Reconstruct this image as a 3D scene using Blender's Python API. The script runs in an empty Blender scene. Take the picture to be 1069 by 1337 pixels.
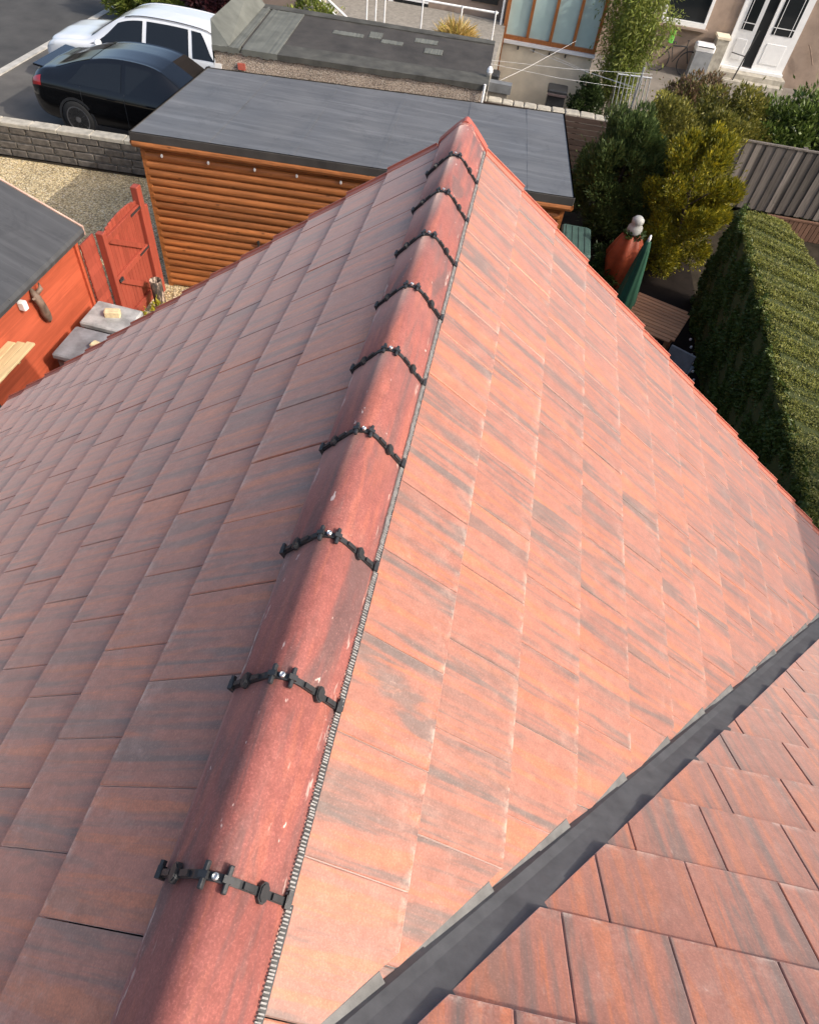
import bpy, bmesh, math, random
import numpy as np
from mathutils import Vector, Matrix
R = math.radians
random.seed(7)
rng = np.random.default_rng(11)
sc = bpy.context.scene
col = sc.collection

# ------------------------------------------------------------------ camera
cam_d = bpy.data.cameras.new('camera')
cam = bpy.data.objects.new('camera', cam_d); col.objects.link(cam)
cam_d.sensor_fit = 'VERTICAL'; cam_d.sensor_height = 24.0; cam_d.sensor_width = 24.0
cam_d.lens = 838.99 / 1337 * 24.0
cam_d.clip_start = 0.05; cam_d.clip_end = 600
cam.matrix_world = (Matrix.Translation((0.2822, -0.1829, 6.7378)) @ Matrix.Rotation(0.05669, 4, 'Z')
                    @ Matrix.Rotation(0.67621, 4, 'X') @ Matrix.Rotation(0.16126, 4, 'Z'))
sc.camera = cam
# ------------------------------------------------------------------ light
SUN = Vector((1.0, -0.27, 0.78)).normalized()
EL = math.asin(SUN.z)
w = bpy.data.worlds.new('World'); sc.world = w; w.use_nodes = True
nt = w.node_tree; nt.nodes.clear()
sky = nt.nodes.new('ShaderNodeTexSky'); sky.sky_type = 'NISHITA'; sky.sun_disc = False
sky.sun_elevation = EL; sky.sun_rotation = math.atan2(SUN.x, SUN.y)
sky.air_density = 1.0; sky.dust_density = 5.0; sky.ozone_density = 1.0
bg = nt.nodes.new('ShaderNodeBackground'); bg.inputs[1].default_value = 0.15
wo = nt.nodes.new('ShaderNodeOutputWorld')
nt.links.new(sky.outputs[0], bg.inputs[0]); nt.links.new(bg.outputs[0], wo.inputs[0])
sd = bpy.data.lights.new('sun', 'SUN'); sd.energy = 2.0; sd.angle = R(0.55); sd.color = (1.0, 0.95, 0.87)
sun = bpy.data.objects.new('sun', sd); col.objects.link(sun)
sun.rotation_euler = SUN.to_track_quat('Z', 'Y').to_euler(); sun.location = (20, -4, 20)
vs = sc.view_settings
vs.view_transform = 'Standard'; vs.look = 'None'; vs.gamma = 1.0; vs.use_curve_mapping = False
vs.exposure = 0.72
sc.cycles.use_denoising = True
sc.cycles.max_bounces = 6; sc.cycles.diffuse_bounces = 3; sc.cycles.transparent_max_bounces = 8

# ------------------------------------------------------------------ helpers
def tag(o, label=None, cat=None, group=None, kind=None):
    if label: o['label'] = label
    if cat: o['category'] = cat
    if group: o['group'] = group
    if kind: o['kind'] = kind
    return o
def empty(name, loc=(0, 0, 0), rz=0.0):
    o = bpy.data.objects.new(name, None); col.objects.link(o)
    o.location = loc; o.rotation_euler = (0, 0, rz); o.empty_display_size = 0.2
    return o
def link(name, me, mat=None, parent=None):
    o = bpy.data.objects.new(name, me); col.objects.link(o)
    if mat is not None and len(me.materials) == 0: me.materials.append(mat)
    if parent is not None: o.parent = parent
    return o
class MB:
    """collects faces; build() links them as one mesh object"""
    def __init__(s): s.v = []; s.f = []
    def add(s, vs, fs):
        n = len(s.v); s.v += [tuple(v) for v in vs]; s.f += [tuple(i + n for i in f) for f in fs]; return s
    def box(s, c, d, M=None, taper=1.0):
        x, y, z = d[0] / 2, d[1] / 2, d[2] / 2; t = taper
        vs = [Vector(p) for p in ((-x, -y, -z), (x, -y, -z), (x, y, -z), (-x, y, -z), (-x * t, -y * t, z), (x * t, -y * t, z), (x * t, y * t, z), (-x * t, y * t, z))]
        if M is not None: vs = [M @ v for v in vs]
        c = Vector(c); vs = [v + c for v in vs]
        return s.add(vs, [(0, 3, 2, 1), (4, 5, 6, 7), (0, 1, 5, 4), (1, 2, 6, 5), (2, 3, 7, 6), (3, 0, 4, 7)])
    def bevbox(s, c, d, b=0.01, M=None):
        """box with chamfered vertical and top edges"""
        x, y, z = d[0] / 2, d[1] / 2, d[2] / 2
        def ring(ix, zz):
            X, Y = x - ix, y - ix
            q = b * 0.9
            return [(-X + q, -Y, zz), (X - q, -Y, zz), (X, -Y + q, zz), (X, Y - q, zz), (X - q, Y, zz), (-X + q, Y, zz), (-X, Y - q, zz), (-X, -Y + q, zz)]
        vs = [Vector(p) for p in ring(0, -z) + ring(0, z - b) + ring(b, z)]
        if M is not None: vs = [M @ v for v in vs]
        c = Vector(c); vs = [v + c for v in vs]
        fs = [tuple(range(7, -1, -1)), tuple(range(16, 24))]
        for r in (0, 8):
            for i in range(8): fs.append((r + i, r + (i + 1) % 8, r + 8 + (i + 1) % 8, r + 8 + i))
        return s.add(vs, fs)
    def tube(s, pts, r, n=8, cap=True):
        pts = [Vector(p) for p in pts]; rings = []
        rr = r if isinstance(r, (list, tuple)) else [r] * len(pts)
        for i, p in enumerate(pts):
            d = (pts[min(i + 1, len(pts) - 1)] - pts[max(i - 1, 0)]).normalized()
            a = d.cross(Vector((0, 0, 1)) if abs(d.z) < 0.9 else Vector((1, 0, 0))).normalized(); b = d.cross(a)
            rings.append([p + (a * math.cos(2 * math.pi * k / n) + b * math.sin(2 * math.pi * k / n)) * rr[i] for k in range(n)])
        vs = [v for q in rings for v in q]; fs = []
        for i in range(len(pts) - 1):
            for k in range(n):
                fs.append((i * n + k, i * n + (k + 1) % n, (i + 1) * n + (k + 1) % n, (i + 1) * n + k))
        if cap: fs.append(tuple(range(n))); fs.append(tuple(range(len(vs) - 1, len(vs) - 1 - n, -1)))
        return s.add(vs, fs)
    def lathe(s, c, prof, n=16, M=None):
        c = Vector(c); vs = []
        for (r, z) in prof:
            for k in range(n):
                v = Vector((r * math.cos(2 * math.pi * k / n), r * math.sin(2 * math.pi * k / n), z))
                if M is not None: v = M @ v
                vs.append(v + c)
        fs = []
        for i in range(len(prof) - 1):
            for k in range(n): fs.append((i * n + k, i * n + (k + 1) % n, (i + 1) * n + (k + 1) % n, (i + 1) * n + k))
        fs.append(tuple(range(n - 1, -1, -1))); m = (len(prof) - 1) * n; fs.append(tuple(range(m, m + n)))
        return s.add(vs, fs)
    def prism(s, poly, z0, z1):
        n = len(poly); vs = [(p[0], p[1], z0) for p in poly] + [(p[0], p[1], z1) for p in poly]
        fs = [tuple(range(n - 1, -1, -1)), tuple(range(n, 2 * n))] + [(i, (i + 1) % n, n + (i + 1) % n, n + i) for i in range(n)]
        return s.add(vs, fs)
    def mesh(s, name, smooth=False):
        me = bpy.data.meshes.new(name); me.from_pydata(s.v, [], s.f); me.update()
        bm = bmesh.new(); bm.from_mesh(me); bmesh.ops.recalc_face_normals(bm, faces=bm.faces[:]); bm.to_mesh(me); bm.free()
        if smooth: me.polygons.foreach_set('use_smooth', [True] * len(me.polygons))
        return me
    def build(s, name, mat, parent=None, smooth=False):
        return link(name, s.mesh(name, smooth), mat, parent)
def quads_mesh(name, V):
    """V: (n,4,3) array -> mesh of separate quads, fast"""
    n = len(V); me = bpy.data.meshes.new(name)
    me.vertices.add(n * 4); me.vertices.foreach_set('co', V.reshape(-1).astype(np.float32))
    me.loops.add(n * 4); me.loops.foreach_set('vertex_index', np.arange(n * 4, dtype=np.int32))
    me.polygons.add(n); me.polygons.foreach_set('loop_start', np.arange(0, n * 4, 4, dtype=np.int32))
    me.polygons.foreach_set('loop_total', np.full(n, 4, dtype=np.int32)); me.update(); me.validate(); return me
def leaf_mesh(name, P, D, L, W, jit=0.5, face=None, fj=0.6):
    n = len(P); O0 = D.copy() if face is None else np.tile(np.array(face, float), (n, 1)); O0 /= np.linalg.norm(O0, axis=1)[:, None] + 1e-9; D = D + rng.normal(0, jit, (n, 3)); D /= np.linalg.norm(D, axis=1)[:, None] + 1e-9
    A = O0 + rng.normal(0, fj, (n, 3)); S = np.cross(D, A); S /= np.linalg.norm(S, axis=1)[:, None] + 1e-9
    N = np.cross(D, S)
    L = L * rng.uniform(0.6, 1.3, n)[:, None]; W = W * rng.uniform(0.7, 1.2, n)[:, None]
    V = np.stack([P, P + D * L * 0.5 + S * W * 0.5 + N * W * 0.15, P + D * L, P + D * L * 0.45 - S * W * 0.5 + N * W * 0.15], 1)
    return quads_mesh(name, V)
# ------------------------------------------------------------------ materials
class NT:
    def __init__(s, name):
        s.m = bpy.data.materials.new(name); s.m.use_nodes = True; s.t = s.m.node_tree; s.t.nodes.clear()
        s.out = s.n('ShaderNodeOutputMaterial'); s.b = s.n('ShaderNodeBsdfPrincipled'); s.l(s.b.outputs[0], s.out.inputs[0])
        s.tc = s.n('ShaderNodeTexCoord')
    def n(s, t, **k):
        x = s.t.nodes.new(t)
        for a, v in k.items(): setattr(x, a, v)
        return x
    def l(s, a, b): s.t.links.new(a, b)
    def noise(s, vec, scale, detail=4, rough=0.6, dist=0.0):
        x = s.n('ShaderNodeTexNoise'); x.inputs['Scale'].default_value = scale; x.inputs['Detail'].default_value = detail
        x.inputs['Roughness'].default_value = rough; x.inputs['Distortion'].default_value = dist
        s.l(vec, x.inputs['Vector']); return x.outputs['Fac']
    def map(s, vec, scale=(1, 1, 1), loc=(0, 0, 0), rot=(0, 0, 0)):
        x = s.n('ShaderNodeMapping'); x.inputs['Scale'].default_value = scale; x.inputs['Location'].default_value = loc; x.inputs['Rotation'].default_value = rot
        s.l(vec, x.inputs['Vector']); return x.outputs[0]
    def ramp(s, fac, stops):
        x = s.n('ShaderNodeValToRGB'); e = x.color_ramp.elements
        while len(e) < len(stops): e.new(0.5)
        for i, (p, c) in enumerate(stops):
            e[i].position = p; e[i].color = (c[0], c[1], c[2], 1) if hasattr(c, '__len__') else (c, c, c, 1)
        s.l(fac, x.inputs[0]); return x.outputs[0]
    def mix(s, fac, a, b, mode='MIX'):
        x = s.n('ShaderNodeMix', data_type='RGBA', blend_type=mode)
        for sock, v in ((0, fac), (6, a), (7, b)):
            if isinstance(v, (int, float)): x.inputs[sock].default_value = v if sock == 0 else (v, v, v, 1)
            elif isinstance(v, tuple): x.inputs[sock].default_value = (v[0], v[1], v[2], 1)
            else: s.l(v, x.inputs[sock])
        return x.outputs[2]
    def math(s, op, a, b=0.0, clamp=False):
        x = s.n('ShaderNodeMath', operation=op); x.use_clamp = clamp
        for i, v in ((0, a), (1, b)):
            if isinstance(v, (int, float)): x.inputs[i].default_value = v
            else: s.l(v, x.inputs[i])
        return x.outputs[0]
    def bump(s, h, strength=0.3, dist=0.01):
        x = s.n('ShaderNodeBump'); x.inputs['Strength'].default_value = strength; x.inputs['Distance'].default_value = dist
        s.l(h, x.inputs['Height']); s.l(x.outputs[0], s.b.inputs['Normal'])
    def fin(s, color=None, rough=0.6, metal=0.0, spec=0.5):
        if color is not None:
            if isinstance(color, tuple): s.b.inputs['Base Color'].default_value = (*color, 1)
            else: s.l(color, s.b.inputs['Base Color'])
        if isinstance(rough, (int, float)): s.b.inputs['Roughness'].default_value = rough
        else: s.l(rough, s.b.inputs['Roughness'])
        s.b.inputs['Metallic'].default_value = metal; s.b.inputs['Specular IOR Level'].default_value = spec
        return s.m
def plain(name, c, rough=0.6, metal=0.0, var=0.25, scale=6.0, bump=0.15, bscale=60, spec=0.4, coat=0.0, stretch=(1, 1, 1), bdist=0.004):
    k = NT(name); v = k.map(k.tc.outputs['Object'], stretch)
    f = k.noise(v, scale, 5)
    lo = tuple(x * (1 - var) for x in c); hi = tuple(min(1, x * (1 + var)) for x in c)
    colr = k.ramp(f, [(0.3, lo), (0.7, hi)])
    if bump: k.bump(k.noise(v, bscale, 4), bump, bdist)
    if coat: k.b.inputs['Coat Weight'].default_value = coat; k.b.inputs['Coat Roughness'].default_value = 0.04
    rr = k.math('ADD', k.math('MULTIPLY', f, 0.15), rough - 0.07)
    return k.fin(colr, rr, metal, spec)
def tile_material(name, base, orange, grey, dark_amt, streak=(13, 1.1), grain=1.0, lipamt=1.0, bloomamt=1.0, rg=(0.40, 0.58), spec=0.5, sheen=0.35, chips=0.0):
    k = NT(name); oi = k.n('ShaderNodeObjectInfo'); rnd = oi.outputs['Random']
    off = k.n('ShaderNodeCombineXYZ'); k.l(k.math('MULTIPLY', rnd, 37.0), off.inputs[0]); k.l(k.math('MULTIPLY', rnd, 91.0), off.inputs[1])
    va = k.n('ShaderNodeVectorMath', operation='ADD'); k.l(k.tc.outputs['Object'], va.inputs[0]); k.l(off.outputs[0], va.inputs[1])
    vo = va.outputs[0]
    st = k.map(vo, (streak[0], streak[1], 1))
    f1 = k.noise(st, 1.0, 6, 0.58, 0.6)
    mixg = tuple(0.5 * a + 0.5 * b for a, b in zip(base, grey)); hot = tuple(min(1, x * 1.12) for x in orange)
    c = k.ramp(f1, [(0.35, grey), (0.425, mixg), (0.475, base), (0.535, base), (0.585, orange), (0.67, hot)])
    # per tile tone
    r2 = k.math('FRACT', k.math('MULTIPLY', rnd, 7.31))
    tone = k.ramp(r2, [(0.0, (0.90, 0.89, 0.90)), (0.5, (1.0, 1.0, 1.0)), (1.0, (1.08, 1.04, 1.02))])
    c = k.mix(1.0, c, tone, 'MULTIPLY')
    # some tiles carry much darker grey streaks
    r3 = k.math('FRACT', k.math('MULTIPLY', rnd, 23.7))
    f2 = k.noise(k.map(vo, (streak[0] * 0.62, streak[1] * 1.6, 1), (3, 8, 0)), 1.0, 4, 0.55, 0.7)
    dk = k.math('MULTIPLY', k.ramp(f2, [(0.56, 0.0), (0.64, 1.0)]), k.ramp(r3, [(0.1, 0.25), (0.6, dark_amt)]))
    c = k.mix(dk, c, grey)
    # mottling, pale bloom, scuffs and fine grain
    f3 = k.noise(vo, 9, 5, 0.7)
    fm = k.noise(k.map(vo, (1.6, 0.8, 1)), 24, 5, 0.72); c = k.mix(1.0, c, k.ramp(fm, [(0.32, 0.80), (0.5, 1.0), (0.68, 1.16)]), 'MULTIPLY')
    sep = k.n('ShaderNodeSeparateXYZ'); k.l(k.tc.outputs['Object'], sep.inputs[0])
    low = k.ramp(sep.outputs[1], [(0.0, 1.0), (0.06, 0.45), (0.20, 0.0)])
    bloom = k.math('ADD', k.math('MULTIPLY', low, 0.5), k.ramp(f3, [(0.45, 0.0), (0.8, 0.9)]))
    bloom = k.math('MULTIPLY', bloom, k.ramp(k.noise(k.map(vo, (1, 1, 1), (5, 2, 0)), 13, 5, 0.75), [(0.46, 0.0), (0.66, 0.45 * bloomamt)]))
    c = k.mix(bloom, c, (0.60, 0.42, 0.34))
    sc_ = k.ramp(k.noise(k.map(vo, (60, 16, 1), (1, 4, 0), (0, 0, 0.5)), 1.0, 4, 0.6, 0.5), [(0.66, 0.0), (0.72, 0.4)])
    c = k.mix(k.math('MULTIPLY', sc_, k.ramp(f3, [(0.5, 0.0), (0.6, 1.0)])), c, (0.66, 0.50, 0.42))
    f4 = k.noise(vo, 170, 3, 0.7); c = k.mix(k.ramp(f4, [(0.35, 0.25 * grain), (0.6, 0.0)]), c, tuple(x * 0.45 for x in base))
    c = k.mix(k.ramp(f4, [(0.56, 0.0), (0.75, 0.30 * grain)]), c, tuple(min(1, x * 1.5 + 0.04) for x in base))
    # chalky worn lip along the lower edge
    lip = k.ramp(sep.outputs[1], [(0.0, 1.0), (0.014, 0.35), (0.03, 0.0)])
    lipn = k.ramp(k.noise(vo, 13, 5, 0.75), [(0.50, 0.0), (0.60, 1.0)])
    c = k.mix(k.math('MULTIPLY', k.math('MULTIPLY', lip, lipn), 0.85 * lipamt), c, (0.70, 0.58, 0.48))
    if chips:   # knocked pale edges along the feet
        ax = k.math('ABSOLUTE', sep.outputs[0]); cz = k.ramp(ax, [(0.116, 0.0), (0.126, 1.0)])
        cn = k.ramp(k.noise(k.map(vo, (60, 9, 30)), 1.0, 4, 0.65), [(0.58, 0.0), (0.62, 1.0)])
        c = k.mix(k.math('MULTIPLY', k.math('MULTIPLY', cz, cn), chips), c, (0.72, 0.62, 0.54))
        c2 = k.ramp(k.noise(k.map(vo, (34, 16, 34), (3, 1, 0)), 1.0, 3, 0.5), [(0.71, 0.0), (0.735, 0.8)]); c = k.mix(c2, c, (0.70, 0.56, 0.50))
    k.bump(k.math('ADD', k.math('MULTIPLY', f4, 0.5 * grain), k.math('MULTIPLY', k.noise(vo, 40, 4), 0.8)), 0.35, 0.0022)
    k.b.inputs['Sheen Weight'].default_value = sheen; k.b.inputs['Sheen Roughness'].default_value = 0.45; k.b.inputs['Sheen Tint'].default_value = (1.0, 0.80, 0.74, 1)
    return k.fin(c, k.ramp(f3, [(0.2, rg[0]), (0.8, rg[1])]), 0.0, spec)
def leaf_material(name, cols, trans=0.25, rough=0.5):
    k = NT(name); g = k.n('ShaderNodeNewGeometry')
    c = k.ramp(g.outputs['Random Per Island'], [(i / max(1, len(cols) - 1), cc) for i, cc in enumerate(cols)])
    f = k.noise(k.tc.outputs['Object'], 2.2, 4, 0.6)
    c = k.mix(1.0, c, k.ramp(f, [(0.3, 0.75), (0.7, 1.2)]), 'MULTIPLY')
    k.fin(c, rough, 0, 0.35)
    tr = k.n('ShaderNodeBsdfTranslucent'); k.l(c, tr.inputs[0])
    ms = k.n('ShaderNodeMixShader'); ms.inputs[0].default_value = trans
    k.l(k.b.outputs[0], ms.inputs[1]); k.l(tr.outputs[0], ms.inputs[2]); k.l(ms.outputs[0], k.out.inputs[0]); return k.m
def wood(name, c, var=0.35, grain=(1, 25, 25), rough=0.6, bump=0.3, knots=0.0, tone=(0.85, 1.12)):
    k = NT(name); oi = k.n('ShaderNodeObjectInfo')
    off = k.n('ShaderNodeVectorMath', operation='SCALE'); k.l(oi.outputs['Random'], off.inputs['Scale']); off.inputs[0].default_value = (31, 17, 9)
    va = k.n('ShaderNodeVectorMath', operation='ADD'); k.l(k.tc.outputs['Object'], va.inputs[0]); k.l(off.outputs[0], va.inputs[1])
    f = k.noise(k.map(va.outputs[0], grain), 1.0, 5, 0.65, 0.6)
    lo = tuple(x * (1 - var) for x in c); hi = tuple(min(1, x * (1 + var)) for x in c)
    cc = k.ramp(f, [(0.3, lo), (0.72, hi)])
    r = k.ramp(oi.outputs['Random'], [(0, tone[0]), (1, tone[1])]); cc = k.mix(1.0, cc, r, 'MULTIPLY')
    g2 = k.noise(va.outputs[0], 3.0, 4, 0.6); cc = k.mix(k.ramp(g2, [(0.55, 0.0), (0.8, 0.35)]), cc, tuple(x * 0.55 for x in c))
    if knots:
        vo_ = k.n('ShaderNodeTexVoronoi'); vo_.inputs['Scale'].default_value = 3.2; k.l(k.map(va.outputs[0], (1.0, 2.2, 2.2)), vo_.inputs['Vector'])
        cc = k.mix(k.math('MULTIPLY', k.ramp(vo_.outputs['Distance'], [(0.05, 1.0), (0.13, 0.0)]), knots), cc, tuple(x * 0.22 for x in c))
    k.bump(f, bump, 0.004); return k.fin(cc, rough, 0, 0.35)
def glass(name, c=(0.02, 0.025, 0.03), rough=0.04):
    k = NT(name); return k.fin(c, rough, 0.0, 0.42)

TB, TO, TG = (0.40, 0.160, 0.108), (0.50, 0.170, 0.084), (0.172, 0.130, 0.112)
M = {}
M['tile'] = tile_material('concrete_tile', TB, TO, TG, 0.85, (16, 0.8), 1.3, 0.7, 1.0, (0.40, 0.56), 0.5, 1.0)
M['ridge'] = tile_material('ridge_tile_red', (0.31, 0.098, 0.080), (0.38, 0.118, 0.084), (0.15, 0.082, 0.078), 0.95, (17, 1.3), 1.7, 0.5, 0.3, (0.60, 0.74), 0.32, 0.4, 0.45)
M['verge'] = plain('verge_plastic', (0.50, 0.17, 0.115), 0.45, var=0.12, scale=9)
M['capred'] = plain('cap_red', (0.46, 0.115, 0.08), 0.45, var=0.15, scale=14)
M['black'] = plain('black_plastic', (0.028, 0.029, 0.031), 0.42, var=0.3, scale=30, bscale=200)
M['comb'] = plain('comb_grey', (0.30, 0.29, 0.275), 0.6, var=0.25, scale=90)
M['steel'] = plain('steel', (0.6, 0.6, 0.6), 0.3, metal=0.9, var=0.1)
M['lead'] = plain('lead', (0.092, 0.092, 0.094), 0.6, var=0.22, scale=16, bump=0.25, bscale=25, spec=0.5, stretch=(1, 1, 1))
M['flange'] = plain('valley_flange', (0.15, 0.148, 0.142), 0.6, var=0.3, scale=14, bump=0.3, bscale=60)
M['underlay'] = plain('underlay', (0.03, 0.025, 0.024), 0.9)
M['render'] = plain('render_wall', (0.36, 0.30, 0.24), 0.85, var=0.2, scale=3, bump=0.5, bscale=120)
M['white'] = plain('white_upvc', (0.78, 0.78, 0.77), 0.35, var=0.05, bump=0)
M['log'] = wood('log_stain', (0.33, 0.118, 0.036), 0.45, (1.4, 24, 24), 0.45, 0.4, 0.8, (0.70, 1.18))
M['redwood'] = wood('red_stain', (0.44, 0.090, 0.042), 0.2, (22, 1.2, 22), 0.55)
M['redgate'] = wood('red_gate', (0.31, 0.062, 0.038), 0.2, (22, 22, 1.5), 0.55)
M['epdm'] = None
def epdm(name, c, seams=True):
    k = NT(name); v = k.tc.outputs['Object']
    f = k.noise(k.map(v, (0.5, 3.0, 1)), 1.6, 5, 0.6, 0.4); f2 = k.noise(v, 1.1, 4, 0.6)
    cc = k.ramp(f, [(0.3, tuple(x * 0.78 for x in c)), (0.7, tuple(x * 1.15 for x in c))])
    cc = k.mix(k.ramp(f2, [(0.5, 0.0), (0.75, 0.35)]), cc, tuple(x * 1.6 for x in c))
    pm_ = k.noise(k.map(v, (0.35, 9.0, 1)), 1.0, 5, 0.7, 0.3); cc = k.mix(k.ramp(pm_, [(0.5, 0.0), (0.7, 0.45)]), cc, tuple(x * 1.9 for x in c))
    pd = k.noise(v, 2.6, 5, 0.75, 0.8); cc = k.mix(k.ramp(pd, [(0.56, 0.0), (0.6, 0.28), (0.66, 0.05)]), cc, tuple(x * 0.5 for x in c))
    wv = k.n('ShaderNodeTexWave'); wv.inputs['Scale'].default_value = 0.32; wv.inputs['Distortion'].default_value = 1.2; k.l(v, wv.inputs['Vector'])
    k.bump(k.math('ADD', k.math('MULTIPLY', wv.outputs['Fac'], 1.0), k.math('MULTIPLY', f, 0.6)), 0.25, 0.03)
    return k.fin(cc, k.ramp(f2, [(0.3, 0.42), (0.7, 0.6)]), 0, 0.4)
M['epdm'] = epdm('rubber_membrane', (0.105, 0.108, 0.113))
M['epdm2'] = epdm('shed_felt', (0.062, 0.063, 0.066))
M['felt'] = plain('old_felt', (0.045, 0.041, 0.037), 0.8, var=0.35, scale=2.5, bump=0.4, bscale=40)
M['felt_pale'] = plain('pale_felt', (0.115, 0.12, 0.105), 0.75, var=0.25, scale=3, bump=0.3, bscale=40)
M['felt_edge'] = plain('felt_edge', (0.062, 0.061, 0.053), 0.8, var=0.4, scale=4, bump=0.5, bscale=25)
def pebble(name, cols, scale, bump=0.8, dist=0.01, rough=0.85):
    k = NT(name); v = k.n('ShaderNodeTexVoronoi'); v.inputs['Scale'].default_value = scale; k.l(k.tc.outputs['Object'], v.inputs['Vector'])
    h = k.n('ShaderNodeSeparateColor'); k.l(v.outputs['Color'], h.inputs[0])
    c = k.ramp(h.outputs[0], [(i / (len(cols) - 1), x) for i, x in enumerate(cols)])
    c = k.mix(k.ramp(v.outputs['Distance'], [(0.35, 0.0), (0.75, 0.75)]), c, tuple(x * 0.3 for x in cols[0]))
    n = k.noise(k.tc.outputs['Object'], 1.3, 4); c = k.mix(1.0, c, k.ramp(n, [(0.3, 0.8), (0.7, 1.15)]), 'MULTIPLY')
    k.bump(k.math('SUBTRACT', 1.0, v.outputs['Distance']), bump, dist); return k.fin(c, rough, 0, 0.3)
M['dash'] = pebble('pebble_dash', [(0.36, 0.29, 0.23), (0.54, 0.45, 0.36), (0.44, 0.35, 0.27), (0.64, 0.57, 0.48)], 60)
M['gravel'] = pebble('golden_gravel', [(0.46, 0.33, 0.16), (0.74, 0.60, 0.36), (0.60, 0.46, 0.24), (0.82, 0.72, 0.52)], 32, 0.9, 0.02)
M['asphalt'] = plain('asphalt', (0.055, 0.053, 0.05), 0.85, var=0.3, scale=1.2, bump=0.5, bscale=150)
M['drive'] = plain('driveway_tarmac', (0.10, 0.092, 0.082), 0.85, var=0.3, scale=1.0, bump=0.5, bscale=120)
M['soil'] = plain('soil', (0.035, 0.028, 0.02), 0.95, spec=0.1, var=0.4, scale=3, bump=0.6, bscale=40)
M['patio'] = plain('dark_patio', (0.016, 0.012, 0.010), 0.95, var=0.3, scale=4, spec=0.1)
M['concrete'] = plain('concrete', (0.17, 0.15, 0.128), 0.85, var=0.2, scale=2, bump=0.4, bscale=70)
M['kerb'] = plain('kerb_stone', (0.42, 0.40, 0.36), 0.85, var=0.2, scale=5)
M['stone'] = plain('dark_stone', (0.115, 0.10, 0.085), 0.9, var=0.45, scale=9, bump=0.8, bscale=30, bdist=0.012)
M['mortar'] = plain('mortar', (0.24, 0.22, 0.19), 0.95, var=0.25, scale=12, bump=0.5, bscale=60)
M['coping'] = plain('coping', (0.38, 0.35, 0.29), 0.9, var=0.3, scale=6, bump=0.5, bscale=40)

# ------------------------------------------------------------------ ground
def sheet(name, poly, z, mat, thick=None):
    m = MB(); n = len(poly)
    if thick: m.prism(poly, z - thick, z)
    else: m.add([(x, y, z) for x, y in poly], [tuple(range(n))])
    o = m.build(name, mat); return tag(o, kind='structure')
sheet('ground', [(-200, -200), (200, -200), (200, 200), (-200, 200)], -0.012, M['soil'])
sheet('road', [(-40, -60), (-12.55, -60), (-12.55, 90), (-40, 90)], -0.004, M['asphalt'])
sheet('driveway', [(-12.35, 12.9), (-5.2, 13.4), (-5.2, 19.3), (-12.35, 19.3)], 0.0, M['drive'])
sheet('kerb', [(-12.55, -60), (-12.35, -60), (-12.35, 90), (-12.55, 90)], 0.03, M['kerb'], 0.05)
sheet('gravel_yard', [(-12.3, 4.2), (-3.8, 4.2), (-3.8, 9.4), (-5.0, 12.7), (-12.3, 12.1)], 0.002, M['gravel'])
sheet('garden_path', [(1.2, 4.3), (4.5, 4.3), (4.5, 13.8), (1.2, 13.8)], 0.002, M['patio'])
sheet('neighbour_yard', [(-0.6, 16.4), (14, 16.4), (14, 26.4), (-0.6, 26.4)], 0.004, M['concrete'])
sheet('pavement', [(-12.35, 19.5), (-10.8, 19.5), (-10.8, 60), (-12.35, 60)], 0.01, M['drive'])

# ------------------------------------------------------------------ bungalow roof
G = 5.2; Z0 = 5.1347
TH, THL = R(36.6), R(38.0)
VERGE = 4.17
house = empty('bungalow', (0, 0, 0))
tag(house, 'bungalow roof of terracotta concrete tiles with a clipped ridge and a dark grey valley', 'house')
class Slope:
    def __init__(s, up, nrm, org): s.up = Vector(up); s.n = Vector(nrm); s.x = s.up.cross(s.n); s.o = Vector(org)
    def mat(s, across, down, lift=0.0):
        """matrix whose origin is `down` metres below the apex line and `across` metres along the ridge axis (world +Y or +X)"""
        ax = Vector((0, 1, 0)) if abs(s.x.y) > 0.5 else Vector((1, 0, 0))
        loc = s.o + ax * across - s.up * down + s.n * lift
        m = Matrix.Identity(4)
        for i, c in enumerate((s.x, s.up, s.n)):
            for j in range(3): m[j][i] = c[j]
        m.translation = loc; return m
SR = Slope((-math.cos(TH), 0, math.sin(TH)), (math.sin(TH), 0, math.cos(TH)), (0, 0, Z0))
SL = Slope((math.cos(THL), 0, math.sin(THL)), (-math.sin(THL), 0, math.cos(THL)), (0, 0, Z0))
SM = Slope((0, -math.cos(TH), math.sin(TH)), (0, math.sin(TH), math.cos(TH)), (0, -0.49, Z0))
def tile_mesh(name, wd, L=0.415):
    """flat interlocking tile: wedge, chamfered lip and side edges"""
    h = wd / 2 - 0.0017
    xs = [(-h, -0.0025), (-h + 0.003, 0), (h - 0.003, 0), (h, -0.0025)]
    prof = [(0.0, 0.002), (0.0, 0.0185), (0.0045, 0.0232), (L, -0.0018), (L, -0.021)]
    vs = []; fs = []
    for x, dz in xs:
        for j, (y, z) in enumerate(prof): vs.append((x, y, z + (dz if 1 <= j <= 3 else 0)))
    n = len(prof)
    for i in range(3):
        for j in range(n): fs.append((i * n + j, i * n + (j + 1) % n, (i + 1) * n + (j + 1) % n, (i + 1) * n + j))
    fs.append(tuple(range(n))); fs.append(tuple(range(4 * n - 1, 3 * n - 1, -1)))
    m = MB(); m.add(vs, fs); me = m.mesh(name); me.materials.append(M['tile']); return me
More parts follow.
